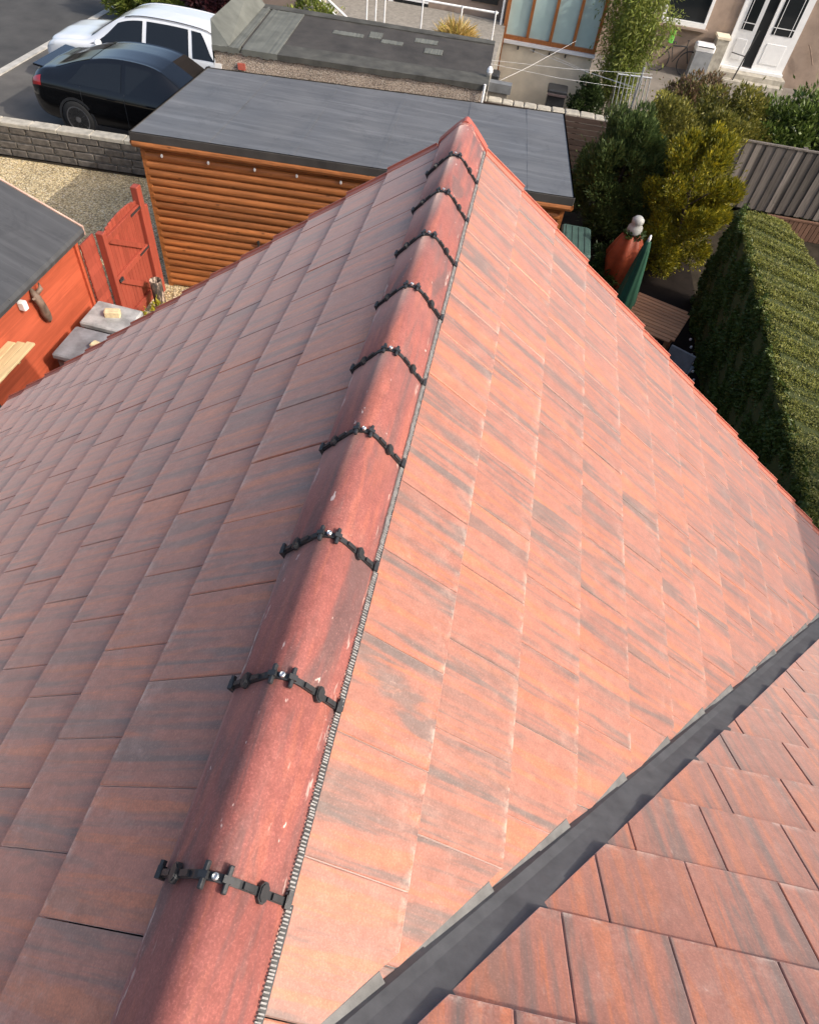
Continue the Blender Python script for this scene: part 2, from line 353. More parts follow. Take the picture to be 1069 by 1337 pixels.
def cut(me, mw, planes):
    """copy of a mesh cut away beyond world planes (co, outward normal)"""
    bm = bmesh.new(); bm.from_mesh(me); inv = mw.inverted(); rot = mw.to_3x3().transposed()
    for co, no in planes:
        bmesh.ops.bisect_plane(bm, geom=bm.verts[:] + bm.edges[:] + bm.faces[:], dist=1e-5, plane_co=inv @ Vector(co), plane_no=(rot @ Vector(no)).normalized(), clear_outer=True)
        be = [e for e in bm.edges if e.is_boundary]
        if be: bmesh.ops.holes_fill(bm, edges=be, sides=0)
    if not bm.verts: bm.free(); return None
    out = bpy.data.meshes.new('roof_tile'); bm.to_mesh(out); bm.free(); out.materials.append(M['tile']); return out
def lay(slope, part, me, wd, courses, span, planes, jitter=True):
    """courses: (down, phase); span: (lo, hi) along the ridge axis; planes: function(course) -> world planes the tiles are trimmed to"""
    cnt = 0
    for ci, (dn, ph) in enumerate(courses):
        k0 = int(math.floor((span[0] - ph) / wd)) ; k1 = int(math.ceil((span[1] - ph) / wd))
        pls = planes(ci, dn)
        for k in range(k0, k1 + 1):
            cx = ph + (k + 0.5) * wd
            if cx + wd / 2 < span[0] + 0.01 or cx - wd / 2 > span[1] - 0.01: continue
            mw = slope.mat(cx, dn, random.uniform(-0.0008, 0.0016))
            if jitter: mw = mw @ Matrix.Rotation(random.gauss(0, 0.0022), 4, 'Z') @ Matrix.Rotation(random.gauss(0, 0.0022), 4, 'Y')
            cs = [mw @ Vector(p) for p in ((-wd / 2, 0, 0), (wd / 2, 0, 0), (wd / 2, 0.415, 0), (-wd / 2, 0.415, 0))]
            use = []; dead = False
            for co, no in pls:
                d = [(c - Vector(co)).dot(Vector(no)) for c in cs]
                if min(d) > -0.012: dead = True; break
                if max(d) > 0: use.append((co, no))
            if dead: continue
            mm = cut(me, mw, use) if use else me
            if mm is None: continue
            o = link('roof_tile', mm, None, part); o.matrix_world = mw; cnt += 1
    return cnt
TW, TWL, GA, GM = 0.305, 0.312, 0.345, 0.3155
tmR, tmL = tile_mesh('roof_tile', TW), tile_mesh('roof_tile', TWL)
NR, NL = 14, 15
def slab(slope, pts, lift=-0.026):
    m = MB(); m.add([slope.mat(a, d, lift).translation for a, d in pts], [tuple(range(len(pts)))]); return m
ce, ceL = math.cos(TH), math.cos(THL)
def dval(y, c): return (y + 0.47) / c
rs_r = slab(SR, [(VERGE - 0.02, 0.02), (VERGE - 0.02, 5.2), (dval(0, 1) * 0 + 5.2 * ce - 0.47, 5.2), (-0.45, 0.02)]).build('roof_slope', M['underlay'], house)
rs_l = slab(SL, [(VERGE - 0.02, 0.02), (VERGE - 0.02, 5.6), (5.6 * ceL - 1.0, 5.6), (-0.98, 0.02)]).build('roof_slope', M['underlay'], house)
rs_m = slab(SM, [(0, -2.6), (4.2, -2.6), (4.2, 4.9), (3.9, 4.9), (0, 0.05)]).build('roof_slope', M['underlay'], house)
SN = Slope((0, -math.cos(TH), math.sin(TH)), (0, math.sin(TH), math.cos(TH)), (0, -0.99, Z0))
rs_n = slab(SN, [(0, -2.0), (-4.4, -2.0), (-4.4, 4.9), (-3.9, 4.9), (0, 0.05)]).build('roof_slope', M['underlay'], house)
sq = math.sqrt(0.5)
def planes_R(ci, dn):
    x = dn * ce                                   # world x of the course's lower edge
    y = x - 0.485
    a = R(45 + 3.5 + random.uniform(-2, 2.5))        # trimmed a little steeper than the valley, so the cut runs in steps
    no = (math.sin(a), -math.cos(a), 0)
    return [((x - 0.03, y + 0.006, 0), no), ((0, VERGE - 0.012, 0), (0, 1, 0))]
def planes_L(ci, dn):
    x = dn * ceL; y = x - 0.99; a = R(45 + 3)
    return [((-(x - 0.03), y - 0.018, 0), (-math.sin(a), -math.cos(a), 0)), ((0, VERGE - 0.012, 0), (0, 1, 0))]
CR = [(0.5105 + GA * i, (0.105 if i % 2 == 0 else 0.250)) for i in range(NR)]
CL = [(0.572 + 0.3467 * i, (0.197 if i % 2 == 0 else 0.030)) for i in range(NL)]
lay(SR, rs_r, tmR, TW, CR, (-0.6, VERGE), planes_R)
lay(SL, rs_l, tmL, TWL, CL, (-1.0, VERGE), planes_L)
def ydown(y): return (y + 0.49) / ce
def planes_M(sgn, o=0.49):
    def f(ci, dn):
        y = -o + dn * ce
        return [((sgn * (y + o + 0.145), y, 0), (-sgn * math.cos(R(45)), math.sin(R(45)), 0)), ((sgn * 4.15, 0, 0), (sgn, 0, 0))]
    return f
CM = [(ydown(0.16 + 0.2533 * i), (1.17 if i % 2 == 0 else 1.3175)) for i in range(-3, 14)]
lay(SM, rs_m, tmR, TW, CM, (0.0, 4.15), planes_M(1))
lay(SN, rs_n, tmR, TW, CM[2:], (-4.35, 0.0), planes_M(-1, 0.99))
# upper courses of the main slope, behind the camera: one joined part
m = MB()
for i in range(4, 9):
    for k in range(1, 14):
        mw = SM.mat(k * TW + (0.15 if i % 2 else 0), ydown(0.16 - 0.2533 * i))
        m.add([mw @ v.co for v in tmR.vertices], [tuple(p.vertices) for p in tmR.polygons])
o = m.build('upper_tile_courses', M['tile'], rs_m); o['kind'] = 'stuff'
# far side of the main roof, walls, gutters
rz = Z0 + 2.6 * math.sin(TH); ry = -0.49 - 2.6 * ce
MB().add([(-4.4, ry, rz), (4.2, ry, rz), (4.2, ry - 5.2, rz - 5.2 * math.tan(TH)), (-4.4, ry - 5.2, rz - 5.2 * math.tan(TH))], [(0, 1, 2, 3)]).build('roof_slope', M['tile'], house)
m = MB()
m.prism([(-4.15, ry - 5), (3.95, ry - 5), (3.95, 4.05), (-4.15, 4.05)], 0, 1.7)
m.add([(-4.15, 4.05, 1.7), (3.95, 4.05, 1.7), (3.95, 4.05, 2.1), (0, 4.05, Z0 - 0.06), (-4.15, 4.05, 1.86)], [(0, 1, 2, 3, 4)])
m.add([(-4.2, 3.2, 1.7), (-4.2, ry, 1.7), (-4.2, ry, rz - 0.05), (-4.2, 3.2, 2.2)], [(0, 1, 2, 3)]); m.add([(4.0, 3.2, 1.7), (4.0, ry, 1.7), (4.0, ry, rz - 0.05), (4.0, 3.2, 2.2)], [(0, 1, 2, 3)])
m.build('wall', M['render'], house)
for sgn, x, z in ((1, 5.2 * ce + 0.04, Z0 - 5.2 * math.sin(TH) - 0.06), (-1, 5.75 * ceL + 0.0, Z0 - 5.75 * math.sin(THL) - 0.06)):
    prof = [(0.055 * math.cos(t), 0.055 * math.sin(t)) for t in [math.pi + math.pi * i / 8 for i in range(9)]]
    m = MB(); vs = [(sgn * (x + a), yy, z + b) for yy in (3.3, 4.3) for a, b in prof]
    m.add(vs, [(i, i + 1, 10 + i, 9 + i) for i in range(8)]); m.build('gutter', M['black'], house)
# ridge -------------------------------------------------------------------
RP = [(0, 0), (0.017, -0.0025), (0.032, -0.0095), (0.045, -0.0205), (0.056, -0.0335), (0.094, -0.0775), (0.127, -0.1165), (0.137, -0.129), (0.1385, -0.142)]
def prof_full(off=0.0, pts=RP):
    p = [(-x, z) for x, z in reversed(pts)] + pts[1:]
    out = []
    for i, (x, z) in enumerate(p):
        a = p[max(i - 1, 0)]; b = p[min(i + 1, len(p) - 1)]; t = Vector((b[0] - a[0], b[1] - a[1])).normalized()
        out.append((x - t.y * off, z + t.x * off))
    return out
def ridge_mesh(L):
    m = MB(); po = prof_full(0); pi = prof_full(-0.016); ys = [0, 0.004, L - 0.004, L]; n = len(po)
    vs = []
    for j, y in enumerate(ys):
        q = prof_full(-0.003) if j in (0, 3) else po
        vs += [(x, y, z) for x, z in q]
    fs = [(j * n + i, j * n + i + 1, (j + 1) * n + i + 1, (j + 1) * n + i) for j in range(3) for i in range(n - 1)]
    b = len(vs); vs += [(x, 0, z) for x, z in pi] + [(x, L, z) for x, z in pi]
    fs += [(b + i, b + i + 1, b + n + i + 1, b + n + i) for i in range(n - 1)]
    fs += [(i, i + 1, b + i + 1, b + i) for i in range(n - 1)] + [(3 * n + i, 3 * n + i + 1, b + n + i + 1, b + n + i) for i in range(n - 1)]
    m.add(vs, fs); me = m.mesh('ridge_tile'); me.materials.append(M['ridge'])
    sm = [True] * len(me.polygons); me.polygons.foreach_set('use_smooth', sm)
    me.set_sharp_from_angle(angle=R(38)) if hasattr(me, 'set_sharp_from_angle') else None
    return me
rme = ridge_mesh(0.446)
# vent comb under the ridge foot
def comb_mesh():
    m = MB(); r = random.Random(3)
    y = 0.0
    while y < 0.446:
        m.box((0.1375 + r.uniform(-0.0015, 0.0015), y, -0.137), (0.014, r.uniform(0.0022, 0.0045), 0.03), Matrix.Rotation(0.6, 3, 'Y'))
        y += r.uniform(0.0062, 0.0098)
    me = m.mesh('vent_comb'); me.materials.append(M['comb']); return me
def strip_mesh():
    m = MB()
    m.box((0.136, 0.223, -0.140), (0.032, 0.45, 0.016), Matrix.Rotation(TH, 3, 'Y'))
    me = m.mesh('vent_strip'); me.materials.append(M['black']); return me
cme, sme = comb_mesh(), strip_mesh()
for k in range(-2, 10):
    y0 = 0.45 * k + 0.002
    if k == 9: continue
    o = link('ridge_tile', rme, None, house)
    o.matrix_world = Matrix.Translation((random.gauss(0, 0.0015), y0, G + random.gauss(0, 0.001))) @ Matrix.Rotation(random.gauss(0, 0.003), 4, 'Z')
    for nm, me in (('vent_comb', cme), ('vent_strip', sme)):
        c = link(nm, me, None, o); 
        if nm == 'vent_comb': c['kind'] = 'stuff'
# last short ridge tile and its end cap
o = link('ridge_tile', ridge_mesh(0.055), None, house); o.location = (0, 4.052, G)
CP = [(0, 0.010), (0.012, 0.006), (0.06, -0.036), (0.11, -0.088), (0.152, -0.134), (0.153, -0.175)]
m = MB(); a = prof_full(0.0, CP); b = prof_full(-0.03, CP)
n = len(a); vs = [(x, y, z) for y in (4.085, 4.155) for x, z in a] + [(x, 4.085, z) for x, z in b] + [(x, 4.155, z - 0.02) for x, z in b]
fs = [(i, i + 1, n + i + 1, n + i) for i in range(n - 1)] + [(i, i + 1, 2 * n + i + 1, 2 * n + i) for i in range(n - 1)] + [(n + i, n + i + 1, 3 * n + i + 1, 3 * n + i) for i in range(n - 1)]
fs.append(tuple(range(3 * n, 4 * n)))
ec = m.add(vs, fs).build('ridge_end_cap', M['capred'], house); ec.location = (0, 0, G - 0.0)
# ridge unions: strap, bars, clamps, feet, screw
def along(t):
    """point and angle on the right half profile at arc fraction t (0 apex .. 1 foot)"""
    pts = RP; L = [0]
    for i in range(1, len(pts)): L.append(L[-1] + math.dist(pts[i], pts[i - 1]))
    d = abs(t) * L[-1]; i = max(j for j in range(len(L)) if L[j] <= d + 1e-9); i = min(i, len(pts) - 2)
    f = (d - L[i]) / (L[i + 1] - L[i]); a, b = pts[i], pts[i + 1]
    x, z = a[0] + (b[0] - a[0]) * f, a[1] + (b[1] - a[1]) * f; an = math.atan2(-(b[1] - a[1]), b[0] - a[0])
    s = -1 if t < 0 else 1
    return Vector((s * x, 0, z)), s * an
def strap_mesh():
    m = MB(); po = prof_full(0.006); pi = prof_full(-0.002); n = len(po); hw = 0.0085
    vs = [(x, y, z) for y, q in ((-hw, po), (hw, po), (-hw, pi), (hw, pi)) for x, z in q]
    fs = []
    for i in range(n - 1): fs += [(i, i + 1, n + i + 1, n + i), (i, i + 1, 2 * n + i + 1, 2 * n + i), (n + i, n + i + 1, 3 * n + i + 1, 3 * n + i)]
    m.add(vs, fs)
    for t in (-0.42, 0.36, 0.78, -0.8):
        p, an = along(t); Mx = Matrix.Rotation(an, 3, 'Y'); m.box(p + Mx @ Vector((0, 0, 0.009)), (0.032, 0.013, 0.007), Mx)
    me = m.mesh('strap'); me.materials.append(M['black']); return me
def clamp_mesh():
    m = MB(); q = 0.009; w_, l_ = 0.0135, 0.021
    poly = [(-w_ + q, -l_), (w_ - q, -l_), (w_, -l_ + q), (w_, l_ - q), (w_ - q, l_), (-w_ + q, l_), (-w_, l_ - q), (-w_, -l_ + q)]
    m.prism(poly, 0.002, 0.013); m.prism([(x * 0.8, y * 0.8) for x, y in poly], 0.013, 0.016)
    me = m.mesh('clamp'); me.materials.append(M['black']); return me
def bar_mesh():
    m = MB(); m.bevbox((0, 0, 0.011), (0.0108, 0.054, 0.010), 0.002); m.box((0.0, 0, 0.013), (0.022, 0.014, 0.010))
    me = m.mesh('bar'); me.materials.append(M['black']); return me
def screw_mesh():
    m = MB(); m.lathe((0, 0, 0), [(0.0075, 0.008), (0.0075, 0.016), (0.005, 0.018), (0.003, 0.0165)], 12); me = m.mesh('screw'); me.materials.append(M['steel']); return me
def foot_mesh():
    m = MB(); m.box((0, 0, 0.0), (0.014, 0.026, 0.03)); m.box((0, 0.012, 0.010), (0.009, 0.024, 0.012)); me = m.mesh('foot'); me.materials.append(M['black']); return me
ume, kme, bme, wme, fme = strap_mesh(), clamp_mesh(), bar_mesh(), screw_mesh(), foot_mesh()
for k in range(0, 9):
    u = link('ridge_union', ume, None, house); u.location = (0, 0.45 * k, G + 0.002); u.rotation_euler = (0, 0, random.gauss(0, 0.012))
    for nm, me, t in (('bar', bme, -0.10), ('bar', bme, 0.105), ('clamp', kme, -0.62), ('clamp', kme, 0.56)):
        p, an = along(t); c = link(nm, me, None, u); c.matrix_local = Matrix.Translation(p) @ Matrix.Rotation(an, 4, 'Y')
    link('screw', wme, None, u)
    for sg in (1, -1):
        c = link('foot', fme, None, u); c.location = (sg * 0.141, 0, -0.132); c.rotation_euler = (0, sg * 0.5, 0)
# verge units ---------------------------------------------------------------
def verge_mesh(sg):
    """sg: +1 when the local +x axis points out over the gable"""
    m = MB(); L = 0.372
    xi, xo = -0.05 * sg, 0.014 * sg
    m.add([(xi, 0, 0.004), (xi, 0, 0.029), (xo, 0, 0.031), (xo, 0, -0.075), (xi, L, -0.018), (xi, L, 0.005), (xo, L, 0.007), (xo, L, -0.099)],
          [(0, 1, 2, 3), (4, 5, 6, 7), (0, 1, 5, 4), (1, 2, 6, 5), (2, 3, 7, 6), (0, 3, 7, 4)])
    m.box(((xo - 0.006 * sg), L / 2, 0.023), (0.011, L, 0.012), Matrix.Rotation(-0.0645, 3, 'X'))
    me = m.mesh('verge_unit'); me.materials.append(M['verge']); return me
for sl, sg, cs in ((SR, 1, CR), (SL, -1, CL)):
    vme = verge_mesh(sg)
    for dn, ph in cs:
        o = link('verge_unit', vme, None, house); o.matrix_world = sl.mat(VERGE, dn + 0.004, 0.0)
# valley flashing: overlapping folded pieces ----------------------------------
def valley(sgn, O, slope_t):
    N = 13
    def pt(x, v, on, up):
        d = v - 0.49; X = x + d / 2; Y = x - O - d / 2
        z = Z0 - X * slope_t if on == 'R' else Z0 - math.tan(TH) * (Y + O)
        return (sgn * X, Y, z + up)
    def strip(name, rows, mat):
        m = MB(); n = len(rows[0]); vs = [p for r in rows for p in r]; K = len(vs); t = 0.0025
        fs = []
        for a in range(len(rows) - 1):
            for j in range(n - 1):
                q = (a * n + j, a * n + j + 1, (a + 1) * n + j + 1, (a + 1) * n + j); fs.append(q); fs.append(tuple(K + i for i in q))
        for a in range(len(rows) - 1):
            for j in (0, n - 1): fs.append((a * n + j, (a + 1) * n + j, K + (a + 1) * n + j, K + a * n + j))
        for j in range(n - 1):
            for a in (0, len(rows) - 1): fs.append((a * n + j, a * n + j + 1, K + a * n + j + 1, K + a * n + j))
        m.add(vs + [(a, b, c - t) for a, b, c in vs], fs); return m.build(name, mat, house)
    r = random.Random(9)
    for i in range(N):
        x0 = 0.12 + i * 0.345; x1 = x0 + 0.37; rows = []
        for q in range(7):
            f = q / 6; x = x0 + (x1 - x0) * f; e = 0.005 * f
            w1 = 0.0015 * math.sin(x * 9.0); w2 = 0.002 * math.sin(x * 6.1 + 1)
            rows.append([pt(x, 0.478, 'M', 0.010 + e), pt(x, 0.50, 'M', 0.016 + e + w1), pt(x, 0.54, 'M', 0.010 + e + w2), pt(x, 0.60, 'M', 0.007 + e + w1), pt(x, 0.66, 'M', 0.004 + e), pt(x, 0.74, 'M', -0.026 + e)])
        strip('valley_flashing', rows, M['lead'])
    # pale upturned edge under each cut course of the brighter slope
    for ci, (dn, ph) in enumerate(CR if sgn > 0 else CL):
        xb = dn * (ce if sgn > 0 else ceL); rows = []
        for q in range(5):
            f = q / 4; x = xb - 0.01 - 0.29 * (1 - f); wv = 0.028 * f + 0.014
            rows.append([pt(x, 0.40, 'R', -0.020), pt(x, 0.49 - wv * 0.9, 'R', -0.001 + 0.018 * f), pt(x, 0.492, 'R', 0.004 + 0.012 * f)])
        strip('valley_edge', rows, M['flange'])
valley(1, 0.49, math.tan(TH)); valley(-1, 0.99, math.tan(THL))

# ================================================================== log cabin
cab = empty('log_cabin', (-1.9, 10.8, 0))
tag(cab, 'long orange-brown log cabin with a flat grey rubber roof', 'cabin')
def under(o, parent): o.parent = parent; o.matrix_parent_inverse = parent.matrix_world.inverted(); return o
FL, FR, BR, BL = (-5.0, 9.13), (1.25, 9.66), (1.02, 12.6), (-4.95, 11.75)   # wall corners in plan
bpy.context.view_layer.update()
def wp(o, par):
    """parent keeping the world placement (parents carry a translation / z rotation only)"""
    o.parent = par
    o.matrix_parent_inverse = (Matrix.Translation(par.location) @ par.rotation_euler.to_matrix().to_4x4()).inverted()
    return o
def log_mesh(L, h=0.122):
    m = MB(); n = 7; vs = []
    pr_ = [(0.0, -h / 2)] + [(-0.042 * math.cos(t), h / 2 * math.sin(t) * 0.97) for t in [(-0.5 + i / n) * math.pi * 0.96 for i in range(n + 1)]] + [(0.0, h / 2)]
    k = len(pr_)
    for x in (0, L): vs += [(x, y, z) for y, z in pr_]
    m.add(vs, [(i, (i + 1) % k, k + (i + 1) % k, k + i) for i in range(k)] + [tuple(range(k)), tuple(range(2 * k - 1, k - 1, -1))])
    me = m.mesh('log', True); me.set_sharp_from_angle(angle=R(50)); me.materials.append(M['log']); return me
for (a, b) in ((FL, FR), (FR, BR), (BR, BL), (BL, FL)):
    d = Vector((b[0] - a[0], b[1] - a[1], 0)); L = d.length; ang = math.atan2(d.y, d.x); me = log_mesh(L - 0.02)
    for i in range(19):
        o = link('log', me, None, None)
        o.matrix_world = Matrix.Translation((a[0], a[1], 0.075 + i * 0.1225)) @ Matrix.Rotation(ang, 4, 'Z') @ Matrix.Translation((0.01, 0.0, 0)); wp(o, cab)
m = MB(); m.prism([(FL[0] + .03, FL[1] + .03), (FR[0] - .03, FR[1] + .03), (BR[0] - .03, BR[1] - .03), (BL[0] + .03, BL[1] - .03)], 0.0, 2.38); wp(m.build('wall', M['soil']), cab)
for q in (FL, FR, BR, BL):
    m = MB(); m.box((q[0], q[1], 1.18), (0.07, 0.07, 2.36), Matrix.Rotation(R(4.8), 3, 'Z')); wp(m.build('corner_post', M['log']), cab)
RFL, RFR, RBR, RBL = (-5.09, 9.03), (1.35, 9.57), (1.10, 12.72), (-5.03, 11.84)
def off(q, e): c = (-1.9, 10.8); return (q[0] + math.copysign(e, q[0] - c[0]), q[1] + math.copysign(e, q[1] - c[1]))
m = MB(); P = [RFL, RFR, RBR, RBL]
nx, ny = 26, 12; vs = []
for j in range(ny + 1):
    for i in range(nx + 1):
        u, v = i / nx, j / ny
        x = (1 - v) * ((1 - u) * RFL[0] + u * RFR[0]) + v * ((1 - u) * RBL[0] + u * RBR[0]); y = (1 - v) * ((1 - u) * RFL[1] + u * RFR[1]) + v * ((1 - u) * RBL[1] + u * RBR[1])
        vs.append((x, y, 2.505 + (random.uniform(-0.004, 0.004) if 0 < i < nx and 0 < j < ny else 0)))
m.add(vs, [(j * (nx + 1) + i, j * (nx + 1) + i + 1, (j + 1) * (nx + 1) + i + 1, (j + 1) * (nx + 1) + i) for j in range(ny) for i in range(nx)])
wp(m.build('roof_membrane', M['epdm'], smooth=True), cab)
m = MB(); m.prism(P, 2.36, 2.498); wp(m.build('roof_deck', M['underlay']), cab)
for a, b in ((RFL, RFR), (RFR, RBR), (RBR, RBL), (RBL, RFL)):
    d = Vector((b[0] - a[0], b[1] - a[1], 0)); ang = math.atan2(d.y, d.x); mid = ((a[0] + b[0]) / 2, (a[1] + b[1]) / 2)
    nrm = Vector((d.y, -d.x, 0)).normalized()
    m = MB(); m.bevbox((mid[0] + nrm.x * 0.012, mid[1] + nrm.y * 0.012, 2.455), (d.length + 0.05, 0.028, 0.118), 0.012, Matrix.Rotation(ang, 3, 'Z')); wp(m.build('roof_trim', M['felt']), cab)
    m = MB(); m.tube([(a[0] + d.x * 0.0, a[1] + d.y * 0.0, 2.352), (b[0], b[1], 2.352)], 0.05, 10); wp(m.build('fascia_log', M['log']), cab)
for t in (0.17, 0.36, 0.55, 0.74, 0.9):
    a = Vector((RFL[0] + (RFR[0] - RFL[0]) * t, RFL[1] + (RFR[1] - RFL[1]) * t, 0)); b = Vector((RBL[0] + (RBR[0] - RBL[0]) * t, RBL[1] + (RBR[1] - RBL[1]) * t, 0)); d = b - a
    m = MB(); m.box(((a.x + b.x) / 2, (a.y + b.y) / 2, 2.5075), (0.07, d.length, 0.004), Matrix.Rotation(math.atan2(d.y, d.x) - math.pi / 2, 3, 'Z')); wp(m.build('membrane_seam', M['epdm']), cab)
dF = Vector((FR[0] - FL[0], FR[1] - FL[1], 0))
lite = plain('lamp_white', (0.8, 0.8, 0.78), 0.4, var=0.03, bump=0)
for t in (0.045, 0.155, 0.265, 0.365, 0.47, 0.575, 0.66):
    p = Vector((FL[0], FL[1], 0)) + dF * t
    m = MB(); m.lathe((p.x + 0.01, p.y - 0.062, 2.20), [(0.009, -0.015), (0.018, 0.0), (0.02, 0.015), (0.012, 0.035)], 10); wp(m.build('downlight', lite), cab)
p = Vector((FL[0], FL[1], 0)) + dF * 0.60
m = MB(); m.bevbox((p.x, p.y - 0.10, 2.215), (0.16, 0.09, 0.11), 0.015, Matrix.Rotation(R(25), 3, 'X')); m.box((p.x, p.y - 0.05, 2.22), (0.05, 0.08, 0.05)); m.lathe((p.x + 0.12, p.y - 0.07, 2.2), [(0.03, -0.04), (0.035, 0.0), (0.02, 0.04)], 10)
wp(m.build('floodlight', M['black']), cab)
p = Vector((FL[0], FL[1], 0)) + dF * 0.26
m = MB(); m.box((p.x, p.y - 0.055, 0.95), (0.03, 0.03, 0.26)); wp(m.build('door_handle', M['black']), cab)

# ================================================================== pebble-dashed garage
gar = empty('garage', (-2.8, 14.0, 0)); tag(gar, 'low pebble-dashed garage with a patched dark felt flat roof', 'garage')
GF = [(-5.2, 12.58), (-0.40, 13.06), (-0.50, 15.5), (-5.45, 15.2)]
m = MB(); m.prism(GF, 0, 2.56); wp(m.build('wall', M['dash']), gar)
def roofstrip(u0, u1, v0, v1, zz, mat, name, drop=False, t=0.035):
    def P2(u, v):
        a, b, c, d = [Vector((*q, 0)) for q in GF]
        return (1 - v) * ((1 - u) * a + u * b) + v * ((1 - u) * d + u * c)
    n = 16; m = MB(); top = []; 
    for v in (v0, v1):
        for i in range(n + 1):
            p = P2(u0 + (u1 - u0) * i / n, v); top.append((p.x, p.y, zz + random.uniform(-0.004, 0.004)))
    N = n + 1
    bot = [(x, y, zz - t + (random.uniform(-0.018, 0.018) if drop and i < N else 0)) for i, (x, y, z) in enumerate(top)]
    fs = [(i, i + 1, N + i + 1, N + i) for i in range(n)] + [(2 * N + i, 2 * N + i + 1, 3 * N + i + 1, 3 * N + i) for i in range(n)] + [(i, i + 1, 2 * N + i + 1, 2 * N + i) for i in range(n)] + [(N + i, N + i + 1, 3 * N + i + 1, 3 * N + i) for i in range(n)] + [(0, N, 3 * N, 2 * N), (n, N + n, 3 * N + n, 2 * N + n)]
    m.add(top + bot, fs); return wp(m.build(name, mat), gar)
roofstrip(0.02, 1.015, 0.05, 1.0, 2.62, M['felt'], 'felt_roof', t=0.06)
roofstrip(0.23, 1.02, -0.012, 0.21, 2.628, M['felt_edge'], 'felt_edge', True, 0.085)
roofstrip(0.02, 1.015, 0.93, 1.03, 2.642, M['felt_edge'], 'felt_edge', False, 0.14)
roofstrip(-0.005, 0.095, -0.012, 0.97, 2.636, M['felt_pale'], 'felt_sheet', True, 0.09)
roofstrip(0.105, 0.235, -0.015, 0.95, 2.632, M['felt_pale'], 'felt_sheet', True, 0.09)
for u0, u1, v0, v1 in ((0.38, 0.50, 0.60, 0.68), (0.52, 0.57, 0.64, 0.78), (0.575, 0.66, 0.56, 0.64), (0.70, 0.79, 0.70, 0.80), (0.75, 0.82, 0.48, 0.60)):
    roofstrip(u0, u1, v0, v1, 2.633, M['felt_pale'], 'felt_patch', False, 0.012)
# felt-covered upstand along the garage's end
m = MB(); m.add([(-5.22, 12.55, 2.60), (-4.92, 12.60, 2.645), (-5.12, 15.2, 2.645), (-5.50, 15.2, 2.60), (-5.36, 12.95, 2.90), (-5.42, 15.25, 2.95), (-5.36, 12.95, 2.3), (-5.5, 15.25, 2.3), (-5.22, 12.55, 2.3)],
    [(0, 1, 4), (1, 2, 5, 4), (2, 3, 5), (4, 5, 7, 6), (0, 4, 6, 8)]); wp(m.build('felt_upstand', M['felt_pale']), gar)
m = MB(); m.box((-4.72, 12.60, 2.36), (0.13, 0.03, 0.10), Matrix.Rotation(R(5.5), 3, 'Z')); wp(m.build('air_brick', M['capred']), gar)
m = MB(); m.box((-5.15, 12.575, 1.2), (0.12, 0.02, 2.3), Matrix.Rotation(R(5.5), 3, 'Z')); wp(m.build('corner_trim', M['white']), gar)
m = MB(); m.tube([(-0.36, 13.0, 2.65), (-0.37, 12.98, 2.3), (-0.33, 12.98, 1.6), (-0.33, 12.98, 0.05)], 0.022, 8); m.lathe((-0.34, 13.5, 2.66), [(0.03, 0), (0.055, 0.04), (0.05, 0.09), (0.02, 0.13)], 10); wp(m.build('vent_pipe', M['white']), gar)

# ================================================================== stone wall by the drive
wl = empty('stone_wall', (-8.6, 12.6, 0)); tag(wl, 'low wall of dark stone blocks with a pale coping beside the driveway', 'wall')
A, B = Vector((-12.3, 12.32, 0)), Vector((-5.35, 12.88, 0)); D = (B - A); Lw = D.length; angw = math.atan2(D.y, D.x); RW = Matrix.Rotation(angw, 3, 'Z')
def wpt(s, t, z): return A + D.normalized() * s + Vector((-math.sin(angw), math.cos(angw), 0)) * t + Vector((0, 0, z))
m = MB(); m.box(wpt(Lw / 2, 0, 0.30), (Lw, 0.17, 0.60), RW); wp(m.build('mortar_core', M['mortar']), wl)
rw = random.Random(5)
for r in range(4):
    s = -0.2 * (r % 2) + rw.uniform(0, 0.1); z = 0.01 + r * 0.152
    while s < Lw:
        l = rw.uniform(0.30, 0.46); a, b = max(s, 0), min(s + l - 0.028, Lw)
        if b - a > 0.08:
            for sd_ in (-1, 1):
                m = MB(); h = 0.128 + rw.uniform(-0.012, 0.006)
                MM = RW @ (Matrix.Rotation(R(90 * 1), 3, 'X') if sd_ < 0 else Matrix.Rotation(R(-90), 3, 'X'))
                m.bevbox(wpt((a + b) / 2, sd_ * (0.093 + rw.uniform(0, 0.012)), z + h / 2), (b - a, h, 0.05), 0.012, MM)
                wp(m.build('stone_block', M['stone']), wl)
        s += l
s = 0.0
while s < Lw - 0.05:
    l = min(rw.uniform(0.5, 0.75), Lw - s); m = MB(); m.bevbox(wpt(s + l / 2, 0, 0.635 + rw.uniform(-0.004, 0.006)), (l - 0.012, 0.27, 0.075), 0.012, RW); wp(m.build('coping_stone', M['coping']), wl); s += l

